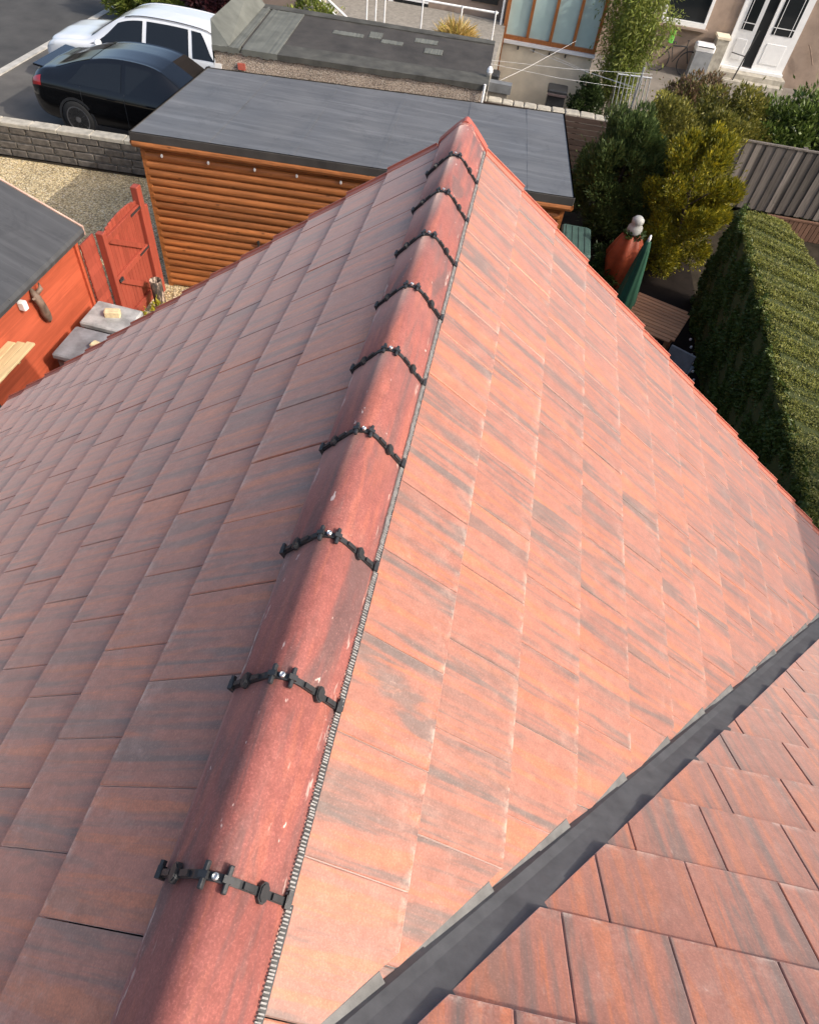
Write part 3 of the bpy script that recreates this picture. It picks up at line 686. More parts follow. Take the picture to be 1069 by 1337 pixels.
# ================================================================== red shed, gate, bins
shed = empty('garden_shed', (-6.4, 5.6, 0)); tag(shed, 'bright red boarded shed with a charcoal felt pitched roof', 'shed')
XW, YE, YS = -5.24, 7.24, 2.6
for i in range(15):
    m = MB(); h = 0.123; zc = 0.07 + i * 0.125
    m.add([(XW, YS, zc - h / 2), (XW + 0.020, YS, zc - h / 2), (XW + 0.012, YS, zc + h / 2 - 0.004), (XW, YS, zc + h / 2), (XW, YE, zc - h / 2), (XW + 0.020, YE, zc - h / 2), (XW + 0.012, YE, zc + h / 2 - 0.004), (XW, YE, zc + h / 2)],
          [(0, 1, 2, 3), (4, 5, 6, 7), (0, 1, 5, 4), (1, 2, 6, 5), (2, 3, 7, 6), (0, 3, 7, 4)])
    wp(m.build('wall_board', M['redwood']), shed)
m = MB(); m.add([(XW - .01, YS, 0), (XW - .01, YE - .01, 0), (-7.6, YE - .01, 0), (-7.6, YS, 0), (XW - .01, YS, 1.88), (XW - .01, YE - .01, 1.88), (-7.6, YE - .01, 1.88), (-7.6, YS, 1.88), (-6.42, YE - .01, 2.46), (-6.42, YS, 2.46)],
    [(0, 1, 5, 4), (2, 3, 7, 6), (1, 2, 6, 8, 5), (3, 0, 4, 9, 7)]); wp(m.build('wall', M['redwood']), shed)
m = MB()
prof = [(-5.115, 1.800), (-5.10, 1.86), (-5.125, 1.905), (-5.20, 1.945), (-6.42, 2.515), (-7.72, 1.92), (-7.72, 1.88), (-6.42, 2.475), (-5.20, 1.905), (-5.15, 1.80)]
n = len(prof); vs = [(x, y, z) for y in (YS - 0.1, YE + 0.10) for x, z in prof]
m.add(vs, [(i, (i + 1) % n, n + (i + 1) % n, n + i) for i in range(n)] + [tuple(range(n)), tuple(range(2 * n - 1, n - 1, -1))]); ro = wp(m.build('felt_roof', M['epdm2']), shed)
for (x0, z0_), (x1, z1_) in (((-5.11, 1.90), (-6.42, 2.51)), ((-6.42, 2.51), (-7.72, 1.91))):
    m = MB(); m.add([(x0, YE + .10, z0_ - .10), (x1, YE + .10, z1_ - .10), (x1, YE + .10, z1_ + .022), (x0, YE + .10, z0_ + .022), (x0, YE + .125, z0_ - .10), (x1, YE + .125, z1_ - .10), (x1, YE + .125, z1_ + .022), (x0, YE + .125, z0_ + .022)],
      [(0, 1, 2, 3), (4, 5, 6, 7), (0, 1, 5, 4), (1, 2, 6, 5), (2, 3, 7, 6), (3, 0, 4, 7)]); wp(m.build('barge_board', plain('barge_pink', (0.55, 0.36, 0.28), 0.7)), shed)
m = MB(); m.box((-5.9, 5.6, 2.258), (1.75, 0.006, 0.006), Matrix.Rotation(R(25), 3, 'Y')); wp(m.build('felt_seam', M['felt']), shed)
m = MB(); m.box((XW + 0.03, YE - 0.03, 0.94), (0.045, 0.07, 1.86)); wp(m.build('corner_batten', M['redwood']), shed)

gate = empty('garden_gate', (-5.05, 8.2, 0)); tag(gate, 'red ledged and braced timber gate with arched top between the shed and the log cabin', 'gate')
GX = -5.06
for i in range(11):
    y = 7.70 + i * 0.093; t = (i - 5) / 5.5; h = 1.56 + 0.10 * math.sqrt(max(0, 1 - t * t))
    m = MB(); m.bevbox((GX, y, 0.08 + h / 2), (0.022, 0.089, h), 0.006); wp(m.build('plank', M['redgate']), gate)
for z in (0.25, 0.95, 1.58):
    m = MB(); m.bevbox((GX + 0.03, 8.165, z), (0.04, 1.02, 0.085), 0.005); wp(m.build('rail', M['redgate']), gate)
for (ya, za), (yb, zb) in (((7.74, 1.53), (8.58, 1.0)), ((7.74, 0.90), (8.58, 0.30))):
    d = Vector((0, yb - ya, zb - za)); m = MB(); m.box((GX + 0.028, (ya + yb) / 2, (za + zb) / 2), (0.036, d.length, 0.075), Matrix.Rotation(math.atan2(d.z, d.y), 3, 'X')); wp(m.build('brace', M['redgate']), gate)
for y, hgt, ww in ((7.60, 1.72, 0.09), (8.76, 1.86, 0.13)):
    m = MB(); m.bevbox((GX + 0.01, y, hgt / 2), (0.11, ww, hgt), 0.008); wp(m.build('post', M['redgate']), gate)
m = MB(); m.bevbox((GX + 0.03, 8.87, 0.78), (0.05, 0.09, 1.5), 0.006); wp(m.build('post', M['redgate']), gate)
for z in (0.95, 1.58):
    m = MB(); m.box((GX + 0.055, 8.55, z), (0.008, 0.32, 0.035)); wp(m.build('hinge', M['black']), gate)
m = MB(); m.box((GX + 0.06, 7.72, 0.93), (0.03, 0.10, 0.05)); m.tube([(GX + .07, 7.66, .93), (GX + .09, 7.74, .93)], 0.012, 6); wp(m.build('latch', M['black']), gate)
pan = empty('fence_panel', (-5.08, 7.43, 0)); tag(pan, 'narrow red panel of short overlapping boards between shed and gate', 'fence')
for i in range(14):
    m = MB(); m.box((-5.15, 7.395, 0.08 + i * 0.12), (0.022, 0.34, 0.128), Matrix.Rotation(R(-6), 3, 'Y')); wp(m.build('board', M['redgate']), pan)

M['lid'] = plain('bin_lid', (0.20, 0.205, 0.215), 0.45, var=0.35, scale=5, bump=0.2, bscale=20)
M['lid2'] = plain('bin_lid_silver', (0.33, 0.33, 0.32), 0.5, var=0.4, scale=5, bump=0.2, bscale=20)
M['binbody'] = plain('bin_body', (0.10, 0.075, 0.075), 0.55, var=0.3, scale=6)
M['sand'] = plain('sandstone', (0.62, 0.50, 0.30), 0.9, var=0.2, scale=14, bump=0.5, bscale=50)
for (y0, y1, lid, lab, bw) in ((6.50, 7.05, 'lid2', 'weathered silver-grey lidded storage box beside the gate', 'a'), (5.78, 6.42, 'lid', 'blue-grey lidded storage box with brown sides against the red shed', 'b')):
    e = empty('storage_box', (-4.68, (y0 + y1) / 2, 0)); tag(e, lab, 'storage box', 'storage boxes by the red shed')
    m = MB(); m.box((-4.68, (y0 + y1) / 2, 0.46), (0.58, y1 - y0 - 0.05, 0.92)); wp(m.build('body', M['binbody']), e)
    m = MB(); m.bevbox((-4.68, (y0 + y1) / 2, 0.955), (0.66, y1 - y0, 0.07), 0.018, Matrix.Rotation(R(3), 3, 'Y')); wp(m.build('lid', M[lid]), e)
for (x, y, a, lab) in ((-4.67, 6.80, 20, 'pale yellow sandstone block lying on the silver-grey box lid'), (-4.50, 6.07, -12, 'pale yellow sandstone block lying on the blue-grey box lid')):
    m = MB(); m.bevbox((0, 0, 0.045), (0.21, 0.12, 0.09), 0.015); o = m.build('sandstone_block', M['sand']); o.location = (x, y, 0.986 + (-(x + 4.68)) * 0.052); o.rotation_euler = (0, R(3), R(a)); tag(o, lab, 'stone block')

def birch(name):
    k = NT(name); f = k.noise(k.map(k.tc.outputs['Object'], (6, 6, 2)), 1.6, 5, 0.7)
    c = k.ramp(f, [(0.42, (0.03, 0.025, 0.022)), (0.5, (0.10, 0.07, 0.05)), (0.56, (0.42, 0.32, 0.25))]); k.bump(f, 0.6, 0.02); return k.fin(c, 0.85)
m = MB(); m.lathe((0, 0, 0), [(0.095, 0), (0.09, 0.3), (0.095, 0.62), (0.082, 0.62), (0.075, 0.50)], 14); o = m.build('log_stump', birch('charred_bark'), smooth=True); o.location = (-4.80, 8.30, 0)
tag(o, 'charred hollow log standing upright on gravel beside the red gate', 'log')

# ornament and lamp on the shed wall, planks at its foot
orn = empty('wall_ornament', (-5.2, 6.35, 1.35)); tag(orn, 'twisted driftwood ornament hanging on the red shed wall', 'ornament')
drift = wood('driftwood', (0.22, 0.15, 0.11), 0.5, (8, 8, 8))
m = MB(); m.tube([(-5.20, 6.10, 1.72), (-5.15, 6.08, 1.62), (-5.13, 6.10, 1.50), (-5.15, 6.13, 1.36), (-5.17, 6.17, 1.24), (-5.19, 6.2, 1.17)], [0.02, 0.055, 0.05, 0.06, 0.045, 0.012], 9); wp(m.build('body', drift, smooth=True), orn)
m = MB(); m.tube([(-5.16, 6.08, 1.64), (-5.12, 6.18, 1.70), (-5.14, 6.2, 1.76)], [0.03, 0.03, 0.008], 7); m.tube([(-5.16, 6.08, 1.60), (-5.13, 5.98, 1.66)], [0.03, 0.01], 7); wp(m.build('branch', drift, smooth=True), orn)
m = MB(); m.bevbox((-5.175, 5.84, 1.66), (0.09, 0.08, 0.11), 0.012); o = m.build('wall_lamp', lite); tag(o, 'small white lamp on the red shed wall beside the driftwood', 'lamp')
pl = empty('plank_shelf', (-5.05, 5.0, 1.35)); tag(pl, 'pale raw timber planks forming a shelf on the red shed wall', 'shelf')
pale = wood('raw_pine', (0.66, 0.50, 0.27), 0.2, (25, 1.5, 25))
for i in range(3):
    m = MB(); m.bevbox((-5.17 + i * 0.105, 4.85 + i * 0.03, 1.40), (0.098, 1.15, 0.03), 0.004); wp(m.build('plank', pale), pl)
for y in (4.5, 5.2):
    m = MB(); m.box((-5.1, y, 1.34), (0.24, 0.04, 0.09)); wp(m.build('bracket', pale), pl)

# ================================================================== plants
LM = {
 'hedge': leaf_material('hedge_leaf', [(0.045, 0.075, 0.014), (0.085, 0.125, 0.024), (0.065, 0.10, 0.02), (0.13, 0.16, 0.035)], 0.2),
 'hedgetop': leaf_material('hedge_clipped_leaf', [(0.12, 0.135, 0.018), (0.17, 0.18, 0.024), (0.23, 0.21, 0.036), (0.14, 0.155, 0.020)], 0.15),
 'conifer': leaf_material('conifer_leaf', [(0.042, 0.070, 0.022), (0.075, 0.115, 0.034), (0.115, 0.155, 0.045), (0.05, 0.08, 0.022)], 0.15),
 'gold': leaf_material('golden_conifer_leaf', [(0.10, 0.115, 0.014), (0.18, 0.18, 0.018), (0.44, 0.35, 0.02), (0.14, 0.15, 0.016), (0.32, 0.27, 0.02)], 0.25),
 'olive': leaf_material('olive_leaf', [(0.09, 0.10, 0.02), (0.17, 0.16, 0.03), (0.27, 0.24, 0.045), (0.07, 0.085, 0.02)], 0.25),
 'laurel': leaf_material('laurel_leaf', [(0.05, 0.085, 0.016), (0.10, 0.15, 0.028), (0.18, 0.23, 0.06), (0.07, 0.11, 0.02)], 0.2, 0.32),
 'bamboo': leaf_material('bamboo_leaf', [(0.13, 0.18, 0.03), (0.22, 0.27, 0.05), (0.32, 0.34, 0.08), (0.10, 0.14, 0.025)], 0.35),
 'bright': leaf_material('yellow_green_leaf', [(0.30, 0.28, 0.02), (0.45, 0.40, 0.04), (0.20, 0.22, 0.02)], 0.3),
 'pink': leaf_material('pinkish_leaf', [(0.20, 0.11, 0.08), (0.28, 0.18, 0.11), (0.14, 0.12, 0.04), (0.10, 0.10, 0.03)], 0.25),
 'purple': leaf_material('purple_leaf', [(0.045, 0.012, 0.016), (0.07, 0.018, 0.022), (0.03, 0.01, 0.012)], 0.2),
 'straw': leaf_material('straw_leaf', [(0.55, 0.38, 0.12), (0.68, 0.50, 0.20), (0.45, 0.30, 0.08), (0.40, 0.35, 0.08)], 0.3),
 'dark': leaf_material('dark_shrub_leaf', [(0.025, 0.045, 0.012), (0.05, 0.08, 0.02), (0.04, 0.06, 0.015)], 0.2),
}
bark = plain('bark', (0.10, 0.075, 0.055), 0.9, var=0.4, scale=20, bump=0.6, bscale=50)
pale_bark = plain('pale_bark', (0.32, 0.29, 0.24), 0.85, var=0.3, scale=20, bump=0.5, bscale=50)
def crown_pts(c, rad, n, lumps, lr, seed, shape='ell', fill=0.35):
    """leaf positions on many overlapping lumps spread through an ellipsoid or cone; returns points and outward directions"""
    g = np.random.default_rng(seed); c = np.array(c); rad = np.array(rad); L = []
    while len(L) < lumps:
        p = g.uniform(-1, 1, 3)
        if shape == 'cone':
            r = math.hypot(p[0], p[1]); lim = 1.0 - 0.75 * ((p[2] + 1) / 2) ** 1.5
            if r > lim or r < lim * fill: continue
        else:
            r = np.linalg.norm(p)
            if r > 1 or r < fill: continue
        L.append(p)
    L = np.array(L); i = g.integers(0, lumps, n); d = g.normal(0, 1, (n, 3)); d /= np.linalg.norm(d, axis=1)[:, None]
    rr = lr * g.uniform(0.55, 1.0, n)[:, None] * g.uniform(0.6, 1.25, lumps)[i][:, None]
    stray = np.where(g.random(n) < 0.07, g.uniform(1.2, 2.1, n), 1.0)[:, None]
    P = c + L[i] * rad + d * rr * stray
    out = L[i] * 0.6 + d * 0.8
    return P, out
def plant(name, label, cat, base, rad, n, lumps, lr, mat, L, W, seed, shape='ell', up=0.5, cz=None, trunk=0.05, jit=0.5, group=None, tm=None, fill=0.35):
    e = empty(name, base); tag(e, label, cat, group)
    zc = cz if cz is not None else rad[2]
    P, O = crown_pts((0, 0, zc), rad, n, lumps, lr, seed, shape, fill); O[:, 2] += up
    k = P[:, 2] > 0.01; P, O = P[k], O[k]
    link('crown', leaf_mesh('crown', P, O, L, W, jit), LM[mat], e)
    m = MB(); r = random.Random(seed); top = zc + rad[2] * 0.5
    m.tube([(0, 0, 0), (r.uniform(-.05, .05), r.uniform(-.05, .05), top * 0.5), (r.uniform(-.1, .1), r.uniform(-.1, .1), top)], [trunk, trunk * 0.75, trunk * 0.3], 7)
    for i in range(7):
        z = top * r.uniform(0.25, 0.85); a = r.uniform(0, 6.28); q = r.uniform(0.5, 0.85)
        m.tube([(0, 0, z), (rad[0] * q * math.cos(a) * .6, rad[1] * q * math.sin(a) * .6, z + rad[2] * .22), (rad[0] * q * math.cos(a), rad[1] * q * math.sin(a), z + rad[2] * .38)], [trunk * .5, trunk * .35, trunk * .12], 5)
    link('trunk', m.mesh('trunk', True), tm or bark, e); return e
# clipped hedge ---------------------------------------------------------------
hd = empty('clipped_hedge', (4.8, 7.5, 0)); tag(hd, 'long clipped green hedge with a flat sunlit olive top beside the bungalow', 'hedge')
def hedge_w(y):
    """(left x, right x) of the hedge at y"""
    return 4.345 - 0.036 * (12 - y) + 0.02 * math.sin(y * 1.7), (5.76 - 0.10 * max(0, y - 5.5)) + 0.05 * math.sin(y * 1.3 + 1)
HT = 2.0
m = MB(); ys = np.linspace(4.34, 11.75, 34); vs = []
for y in ys:
    a, b = hedge_w(y); e_ = 0.10 + (0.25 * max(0, (y - 11.2)) if y > 11.2 else 0); z = HT - 0.06 - 0.25 * max(0, y - 11.3)
    vs += [(a + .06, y, 0), (a + .05, y, z - .10), (a + .12, y, z), (b - .12, y, z), (b - .05, y, z - .12), (b - .05, y, 0)]
m.add(vs, [(6 * j + i, 6 * j + i + 1, 6 * j + 7 + i, 6 * j + 6 + i) for j in range(len(ys) - 1) for i in range(5)] + [tuple(range(6)), tuple(range(6 * len(ys) - 6, 6 * len(ys)))])
wp(m.build('inner_twigs', plain('hedge_core', (0.05, 0.06, 0.014), 0.95)), hd)
def hedge_leaves():
    g = np.random.default_rng(2); n1, n2 = 95000, 60000
    y = g.uniform(4.3, 11.85, n1); u = g.uniform(0, 1, n1)
    a = np.array([hedge_w(v)[0] for v in y]); b = np.array([hedge_w(v)[1] for v in y])
    bumpz = 0.018 * np.sin(y * 9 + u * 5) + 0.014 * np.sin(y * 23 + u * 17)
    edge = np.minimum(u, 1 - u) * (b - a)
    z = HT - 0.055 + bumpz + g.normal(0, 0.014, n1) - 0.035 * np.exp(-edge / 0.04) - 0.25 * np.clip(y - 11.3, 0, 1)
    P1 = np.stack([a + u * (b - a), y, z], 1); D1 = np.concatenate([g.normal(0, 1, (n1, 2)), np.full((n1, 1), 0.2)], 1)
    y = g.uniform(4.3, 11.85, n2); z = g.uniform(0.02, HT - 0.04, n2); a = np.array([hedge_w(v)[0] for v in y])
    bl = 0.05 * np.sin(y * 5 + z * 3) + 0.035 * np.sin(y * 11 - z * 8) + 0.03 * np.sin(z * 14 + y * 2)
    P2 = np.stack([a + 0.035 + bl * 0.8 + np.abs(g.normal(0, 0.035, n2)) * 1.0, y, z], 1); D2 = np.tile([-0.8, 0.0, 0.25], (n2, 1))
    n3 = 4500; x = g.uniform(4.4, 5.0, n3); z = g.uniform(0.02, HT - 0.2, n3); P3 = np.stack([x, 11.8 + g.normal(0, 0.04, n3), z], 1); D3 = np.tile([0, 0.8, 0.2], (n3, 1))
    return P1, D1, np.concatenate([P2, P3]), np.concatenate([D2, D3])
P1, D1, P2, D2 = hedge_leaves()
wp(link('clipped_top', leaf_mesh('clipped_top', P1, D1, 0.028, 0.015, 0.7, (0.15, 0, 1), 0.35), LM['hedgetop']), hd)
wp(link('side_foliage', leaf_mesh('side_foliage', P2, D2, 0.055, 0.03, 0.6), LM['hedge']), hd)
# conifers and shrubs -----------------------------------------------------------
plant('conifer', 'dark green bushy conifer behind the cabin, beside the dark slatted fence', 'tree', (2.58, 13.6, 0), (0.86, 0.80, 1.22), 52000, 115, 0.20, 'conifer', 0.095, 0.024, 21, up=1.1, jit=0.4, trunk=0.05, cz=1.28, fill=0.5)
plant('golden_conifer', 'golden yellow conifer lit at its tip between the dark conifer and the hedge', 'tree', (3.80, 12.8, 0), (0.78, 0.78, 1.30), 42000, 95, 0.19, 'gold', 0.08, 0.026, 22, up=0.9, jit=0.45, trunk=0.04, cz=1.33, fill=0.5)
plant('olive_shrub', 'tall olive-green shrub growing between two conifers', 'shrub', (3.25, 14.2, 0), (0.80, 0.75, 1.28), 36000, 140, 0.22, 'olive', 0.07, 0.03, 23, up=0.6, cz=1.22, fill=0.4)
plant('yellow_shrub', 'small bright yellow-green shrub in front of the grey metal railing', 'shrub', (3.45, 16.6, 0), (0.33, 0.33, 0.62), 5000, 30, 0.13, 'bright', 0.07, 0.035, 24, cz=1.35)
plant('pink_shrub', 'pinkish-brown shrub below the neighbouring kitchen window', 'shrub', (4.3, 17.6, 0), (0.95, 0.7, 0.85), 17000, 60, 0.18, 'pink', 0.08, 0.035, 25, cz=1.25)
plant('loose_shrub', 'loose olive shrub with bare twigs beside the neighbouring back door steps', 'shrub', (4.95, 16.4, 0), (1.0, 0.75, 1.1), 22000, 90, 0.22, 'olive', 0.09, 0.04, 26, cz=1.30)
plant('spire_shrub', 'narrow yellow-green spire shrub beside the dark conifer', 'shrub', (3.45, 15.3, 0), (0.24, 0.24, 0.95), 5000, 30, 0.10, 'bright', 0.06, 0.03, 27, cz=1.1)
plant('laurel_hedge', 'glossy laurel hedge growing above the grey fence', 'hedge', (7.2, 16.7, 0), (2.3, 0.85, 1.12), 42000, 260, 0.24, 'laurel', 0.13, 0.05, 28, cz=1.22, up=0.4, fill=0.3, trunk=0.05)
plant('dark_shrub', 'dark green shrub at the foot of the bamboo', 'shrub', (2.05, 19.4, 0), (0.42, 0.35, 0.62), 8000, 50, 0.14, 'dark', 0.07, 0.035, 29, cz=0.62)
plant('low_shrub', 'low yellow-green shrub beside the storage box and charred log', 'shrub', (-4.45, 7.52, 0), (0.30, 0.42, 0.26), 5000, 40, 0.10, 'bright', 0.06, 0.03, 30, cz=0.32, trunk=0.02)
plant('roadside_shrub', 'green leafy shrub behind the white car at the kerb', 'shrub', (-10.6, 21.6, 0), (1.6, 0.9, 0.75), 16000, 90, 0.25, 'bamboo', 0.16, 0.05, 31, cz=0.7)
plant('purple_shrub', 'dark purple-leaved shrub behind the white car', 'shrub', (-7.9, 21.2, 0), (1.6, 1.0, 0.85), 16000, 90, 0.25, 'purple', 0.12, 0.06, 32, cz=0.85)
plant('garage_shrub', 'small green shrub behind the pale end of the garage roof', 'shrub', (-4.75, 17.2, 0), (0.75, 0.5, 0.9), 9000, 50, 0.2, 'bamboo', 0.1, 0.04, 33, cz=1.5)
plant('ground_shrub', 'dark low shrub at the foot of the green water butt lid', 'shrub', (2.55, 11.9, 0), (0.4, 0.5, 0.35), 5000, 40, 0.12, 'dark', 0.07, 0.03, 36, cz=0.35)
plant('feathery_shrub', 'feathery yellow-green shrub filling the gap between the dark and golden conifers', 'shrub', (3.25, 13.35, 0), (0.5, 0.5, 0.95), 20000, 70, 0.2, 'olive', 0.08, 0.025, 41, cz=1.0, up=0.9, fill=0.4)
plant('arching_shrub', 'arching yellow-green shrub above the end of the weathered grey fence', 'shrub', (4.45, 15.2, 0), (0.62, 0.45, 0.9), 16000, 45, 0.2, 'olive', 0.08, 0.03, 42, cz=1.35, up=0.5, fill=0.4)
# bamboo-like tree: several canes and drooping leaves
bt = empty('bamboo', (2.72, 20.05, 0)); tag(bt, 'tall leafy bamboo with pale canes beside the brown-framed windows', 'bamboo')
g = np.random.default_rng(8); PP = []; DD = []
for i in range(16):
    a = g.uniform(0, 6.28); r0 = g.uniform(0, 0.25); l = g.uniform(0.25, 0.9); h = g.uniform(2.2, 4.2)
    p0 = np.array([r0 * math.cos(a), r0 * math.sin(a), 0]); p1 = p0 + [l * 0.3 * math.cos(a), l * 0.3 * math.sin(a), h * 0.6]; p2 = p0 + [l * math.cos(a), l * math.sin(a), h]
    m = MB(); m.tube([p0, p1, p2], [0.016, 0.012, 0.004], 6); link('cane', m.mesh('cane', True), pale_bark, bt)
    t = g.uniform(0.22, 1, 1500)[:, None]; q = (1 - t) ** 2 * p0 + 2 * t * (1 - t) * p1 + t ** 2 * p2
    PP.append(q + g.normal(0, 0.15, q.shape)); DD.append(np.concatenate([g.normal(0, 0.6, (len(q), 2)), np.full((len(q), 1), -0.5)], 1))
link('foliage', leaf_mesh('foliage', np.concatenate(PP), np.concatenate(DD), 0.12, 0.032, 0.4), LM['bamboo'], bt)

# ================================================================== fences
M['greywood'] = wood('weathered_fence', (0.18, 0.155, 0.135), 0.4, (20, 20, 1.5), 0.85, 0.5, 0.5, (0.55, 1.4))
M['brownwood'] = wood('brown_fence', (0.16, 0.085, 0.055), 0.3, (20, 20, 1.5), 0.8, 0.5)
M['darkwood'] = wood('dark_slat', (0.075, 0.050, 0.040), 0.35, (1.5, 20, 20), 0.85, 0.5)
fe = empty('board_fence', (7, 15.4, 0)); tag(fe, 'weathered grey fence of vertical boards in front of the laurel hedge', 'fence')
x = 4.55; i = 0
while x < 9.6:
    m = MB(); h = 1.30 + random.uniform(-0.01, 0.01); yy = 15.40 + (0.02 if i % 2 else -0.008)
    m.box((x, yy + (x - 5) * 0.03, 0.44 + h / 2), (0.118, 0.016, h), Matrix.Rotation(random.gauss(0, 0.006), 3, 'Y')); wp(m.build('board', M['greywood']), fe); x += 0.107; i += 1
m = MB(); m.box((7.05, 15.46, 1.765), (5.1, 0.06, 0.03), Matrix.Rotation(R(1.7), 3, 'Z')); wp(m.build('capping', M['greywood']), fe)
for z in (0.60, 1.6):
    m = MB(); m.box((7.05, 15.51, z), (5.1, 0.04, 0.07), Matrix.Rotation(R(1.7), 3, 'Z')); wp(m.build('rail', M['greywood']), fe)
for xx in (4.6, 6.4, 8.2, 9.6):
    m = MB(); m.box((xx, 15.56 + (xx - 5) * .03, 0.88), (0.09, 0.09, 1.76)); wp(m.build('post', M['greywood']), fe)
lf = empty('lower_fence', (8, 15.2, 0)); tag(lf, 'low red-brown board fence at the foot of the weathered grey fence', 'fence')
x = 6.3
while x < 9.6:
    m = MB(); m.box((x, 15.28 + (x - 5) * .03, 0.20), (0.09, 0.018, 0.40)); wp(m.build('board', M['brownwood']), lf); x += 0.105
m = MB(); m.box((7.95, 15.30 + .085, 0.415), (3.4, 0.07, 0.035), Matrix.Rotation(R(1.7), 3, 'Z')); wp(m.build('capping', M['brownwood']), lf)
df = empty('slatted_fence', (2, 16, 0)); tag(df, 'dark brown horizontal slatted fence behind the log cabin and the dark conifer', 'fence')
for i in range(12):
    m = MB(); m.box((1.05, 16.0, 0.10 + i * 0.115), (3.5, 0.02, 0.10), Matrix.Rotation(R(2.5), 3, 'Z')); wp(m.build('slat', M['darkwood']), df)
for xx in (-0.65, 0.5, 1.65, 2.75):
    m = MB(); m.box((xx, 16.05 + (xx - 1.05) * .044, 0.70), (0.08, 0.08, 1.40)); wp(m.build('post', M['darkwood']), df)
bw = empty('boundary_wall', (1, 16.3, 0)); tag(bw, 'rough stone-topped boundary wall behind the slatted fence', 'wall')
m = MB(); m.box((1.1, 16.35, 0.66), (3.7, 0.22, 1.32), Matrix.Rotation(R(2.5), 3, 'Z')); wp(m.build('wall', M['mortar']), bw)
x = -0.7
while x < 2.8:
    l = random.uniform(0.18, 0.4); m = MB(); m.bevbox((x + l / 2, 16.35 + (x - 1.1) * .044, 1.355 + random.uniform(-.01, .01)), (l - 0.015, 0.27, 0.07), 0.02, Matrix.Rotation(R(2.5 + random.uniform(-3, 3)), 3, 'Z')); wp(m.build('coping_stone', M['coping']), bw); x += l
# grey metal railing leaning by the bamboo
gm = empty('metal_railing', (3.2, 19.3, 0)); tag(gm, 'grey metal railing of upright bars beside the bamboo', 'railing')
gmet = plain('galvanised', (0.35, 0.37, 0.39), 0.45, metal=0.6, var=0.15)
for i in range(9):
    t = i / 8; m = MB(); m.tube([(2.75 + t * 0.85, 19.3 + t * 0.15, 0.02), (2.60 + t * 0.85, 19.4 + t * .15, 1.45)], 0.014, 6); wp(m.build('bar', gmet), gm)
for z in (0.1, 1.42):
    m = MB(); m.tube([(2.75 - z * .1, 19.3 + z * .07, z), (3.62 - z * .1, 19.45 + z * .07, z)], 0.02, 6); wp(m.build('rail', gmet), gm)

# ================================================================== shaded garden: parasol, table, figure, lid, chair
green = plain('parasol_cloth', (0.010, 0.055, 0.030), 0.8, var=0.3, scale=8, stretch=(1, 1, .2))
pa = empty('parasol', (2.66, 9.75, 0)); tag(pa, 'closed dark green parasol standing beside the slatted wooden table', 'parasol')
m = MB(); m.tube([(0, 0, 0.0), (0, 0, 2.06)], 0.02, 8); link('pole', m.mesh('pole'), pale, pa)
m = MB(); n = 24; prof = [(0.035, 2.0), (0.06, 1.85), (0.095, 1.55), (0.13, 1.2), (0.155, 0.98), (0.15, 0.90)]; vs = []
for r_, z in prof:
    for k in range(n):
        q = r_ * (1 + 0.22 * (1 if k % 3 == 0 else -0.5 if k % 3 == 1 else 0.1)); a = 2 * math.pi * k / n; vs.append((q * math.cos(a), q * math.sin(a), z + (0.02 * (k % 3) if z < 1 else 0)))
m.add(vs, [(i * n + k, i * n + (k + 1) % n, (i + 1) * n + (k + 1) % n, (i + 1) * n + k) for i in range(5) for k in range(n)] + [tuple(range(n))]); link('canopy', m.mesh('canopy', True), green, pa)
m = MB(); m.lathe((0, 0, 2.0), [(0.02, 0), (0.025, 0.04), (0.012, 0.10)], 10); link('finial', m.mesh('finial', True), lite, pa)
m = MB(); m.lathe((0, 0, 0), [(0.22, 0), (0.22, 0.05), (0.04, 0.08), (0.03, 0.3)], 16); link('base', m.mesh('base', True), M['concrete'], pa)
ta = empty('garden_table', (3.25, 9.85, 0), R(-22)); tag(ta, 'slatted brown wooden garden table in the shade by the hedge', 'table')
tw = wood('teak', (0.30, 0.145, 0.07), 0.25, (1.5, 22, 22))
for i in range(11):
    m = MB(); m.bevbox((0, -0.50 + i * 0.10, 0.725), (1.02 - (0.12 if i in (0, 10) else 0), 0.084, 0.024), 0.004); link('slat', m.mesh('slat'), tw, ta)
for sx in (-1, 1):
    m = MB(); m.box((sx * 0.40, 0, 0.685), (0.05, 1.0, 0.05)); link('apron', m.mesh('apron'), tw, ta)
    for sy in (-1, 1):
        m = MB(); m.box((sx * 0.40, sy * 0.42, 0.33), (0.06, 0.06, 0.66)); link('leg', m.mesh('leg'), tw, ta)
fg = empty('pumpkin_figure', (2.82, 11.75, 0)); tag(fg, 'lobed orange terracotta figure with green leaves and a white top in the shade', 'ornament')
terra = plain('terracotta', (0.24, 0.042, 0.013), 0.6, var=0.3, scale=6)
m = MB(); n = 32; vs = []; prof = [(0.16, 0.02), (0.27, 0.18), (0.315, 0.42), (0.31, 0.68), (0.27, 0.92), (0.19, 1.08), (0.09, 1.14)]
for r_, z in prof:
    for k in range(n):
        a = 2 * math.pi * k / n; q = r_ * (1 + 0.26 * abs(math.cos(a * 3.5)) - 0.16) * (1 + 0.10 * math.sin(z * 11)); vs.append((q * math.cos(a), q * math.sin(a), z))
m.add(vs, [(i * n + k, i * n + (k + 1) % n, (i + 1) * n + (k + 1) % n, (i + 1) * n + k) for i in range(6) for k in range(n)] + [tuple(range(n - 1, -1, -1)), tuple(range(6 * n, 7 * n))]); link('body', m.mesh('body', True), terra, fg)
m = MB(); m.lathe((0, 0, 1.12), [(0.10, 0), (0.14, 0.06), (0.13, 0.15), (0.09, 0.19), (0.105, 0.22), (0.11, 0.28), (0.06, 0.33)], 18); link('top', m.mesh('top', True), plain('old_white', (0.34, 0.34, 0.32), 0.7), fg)
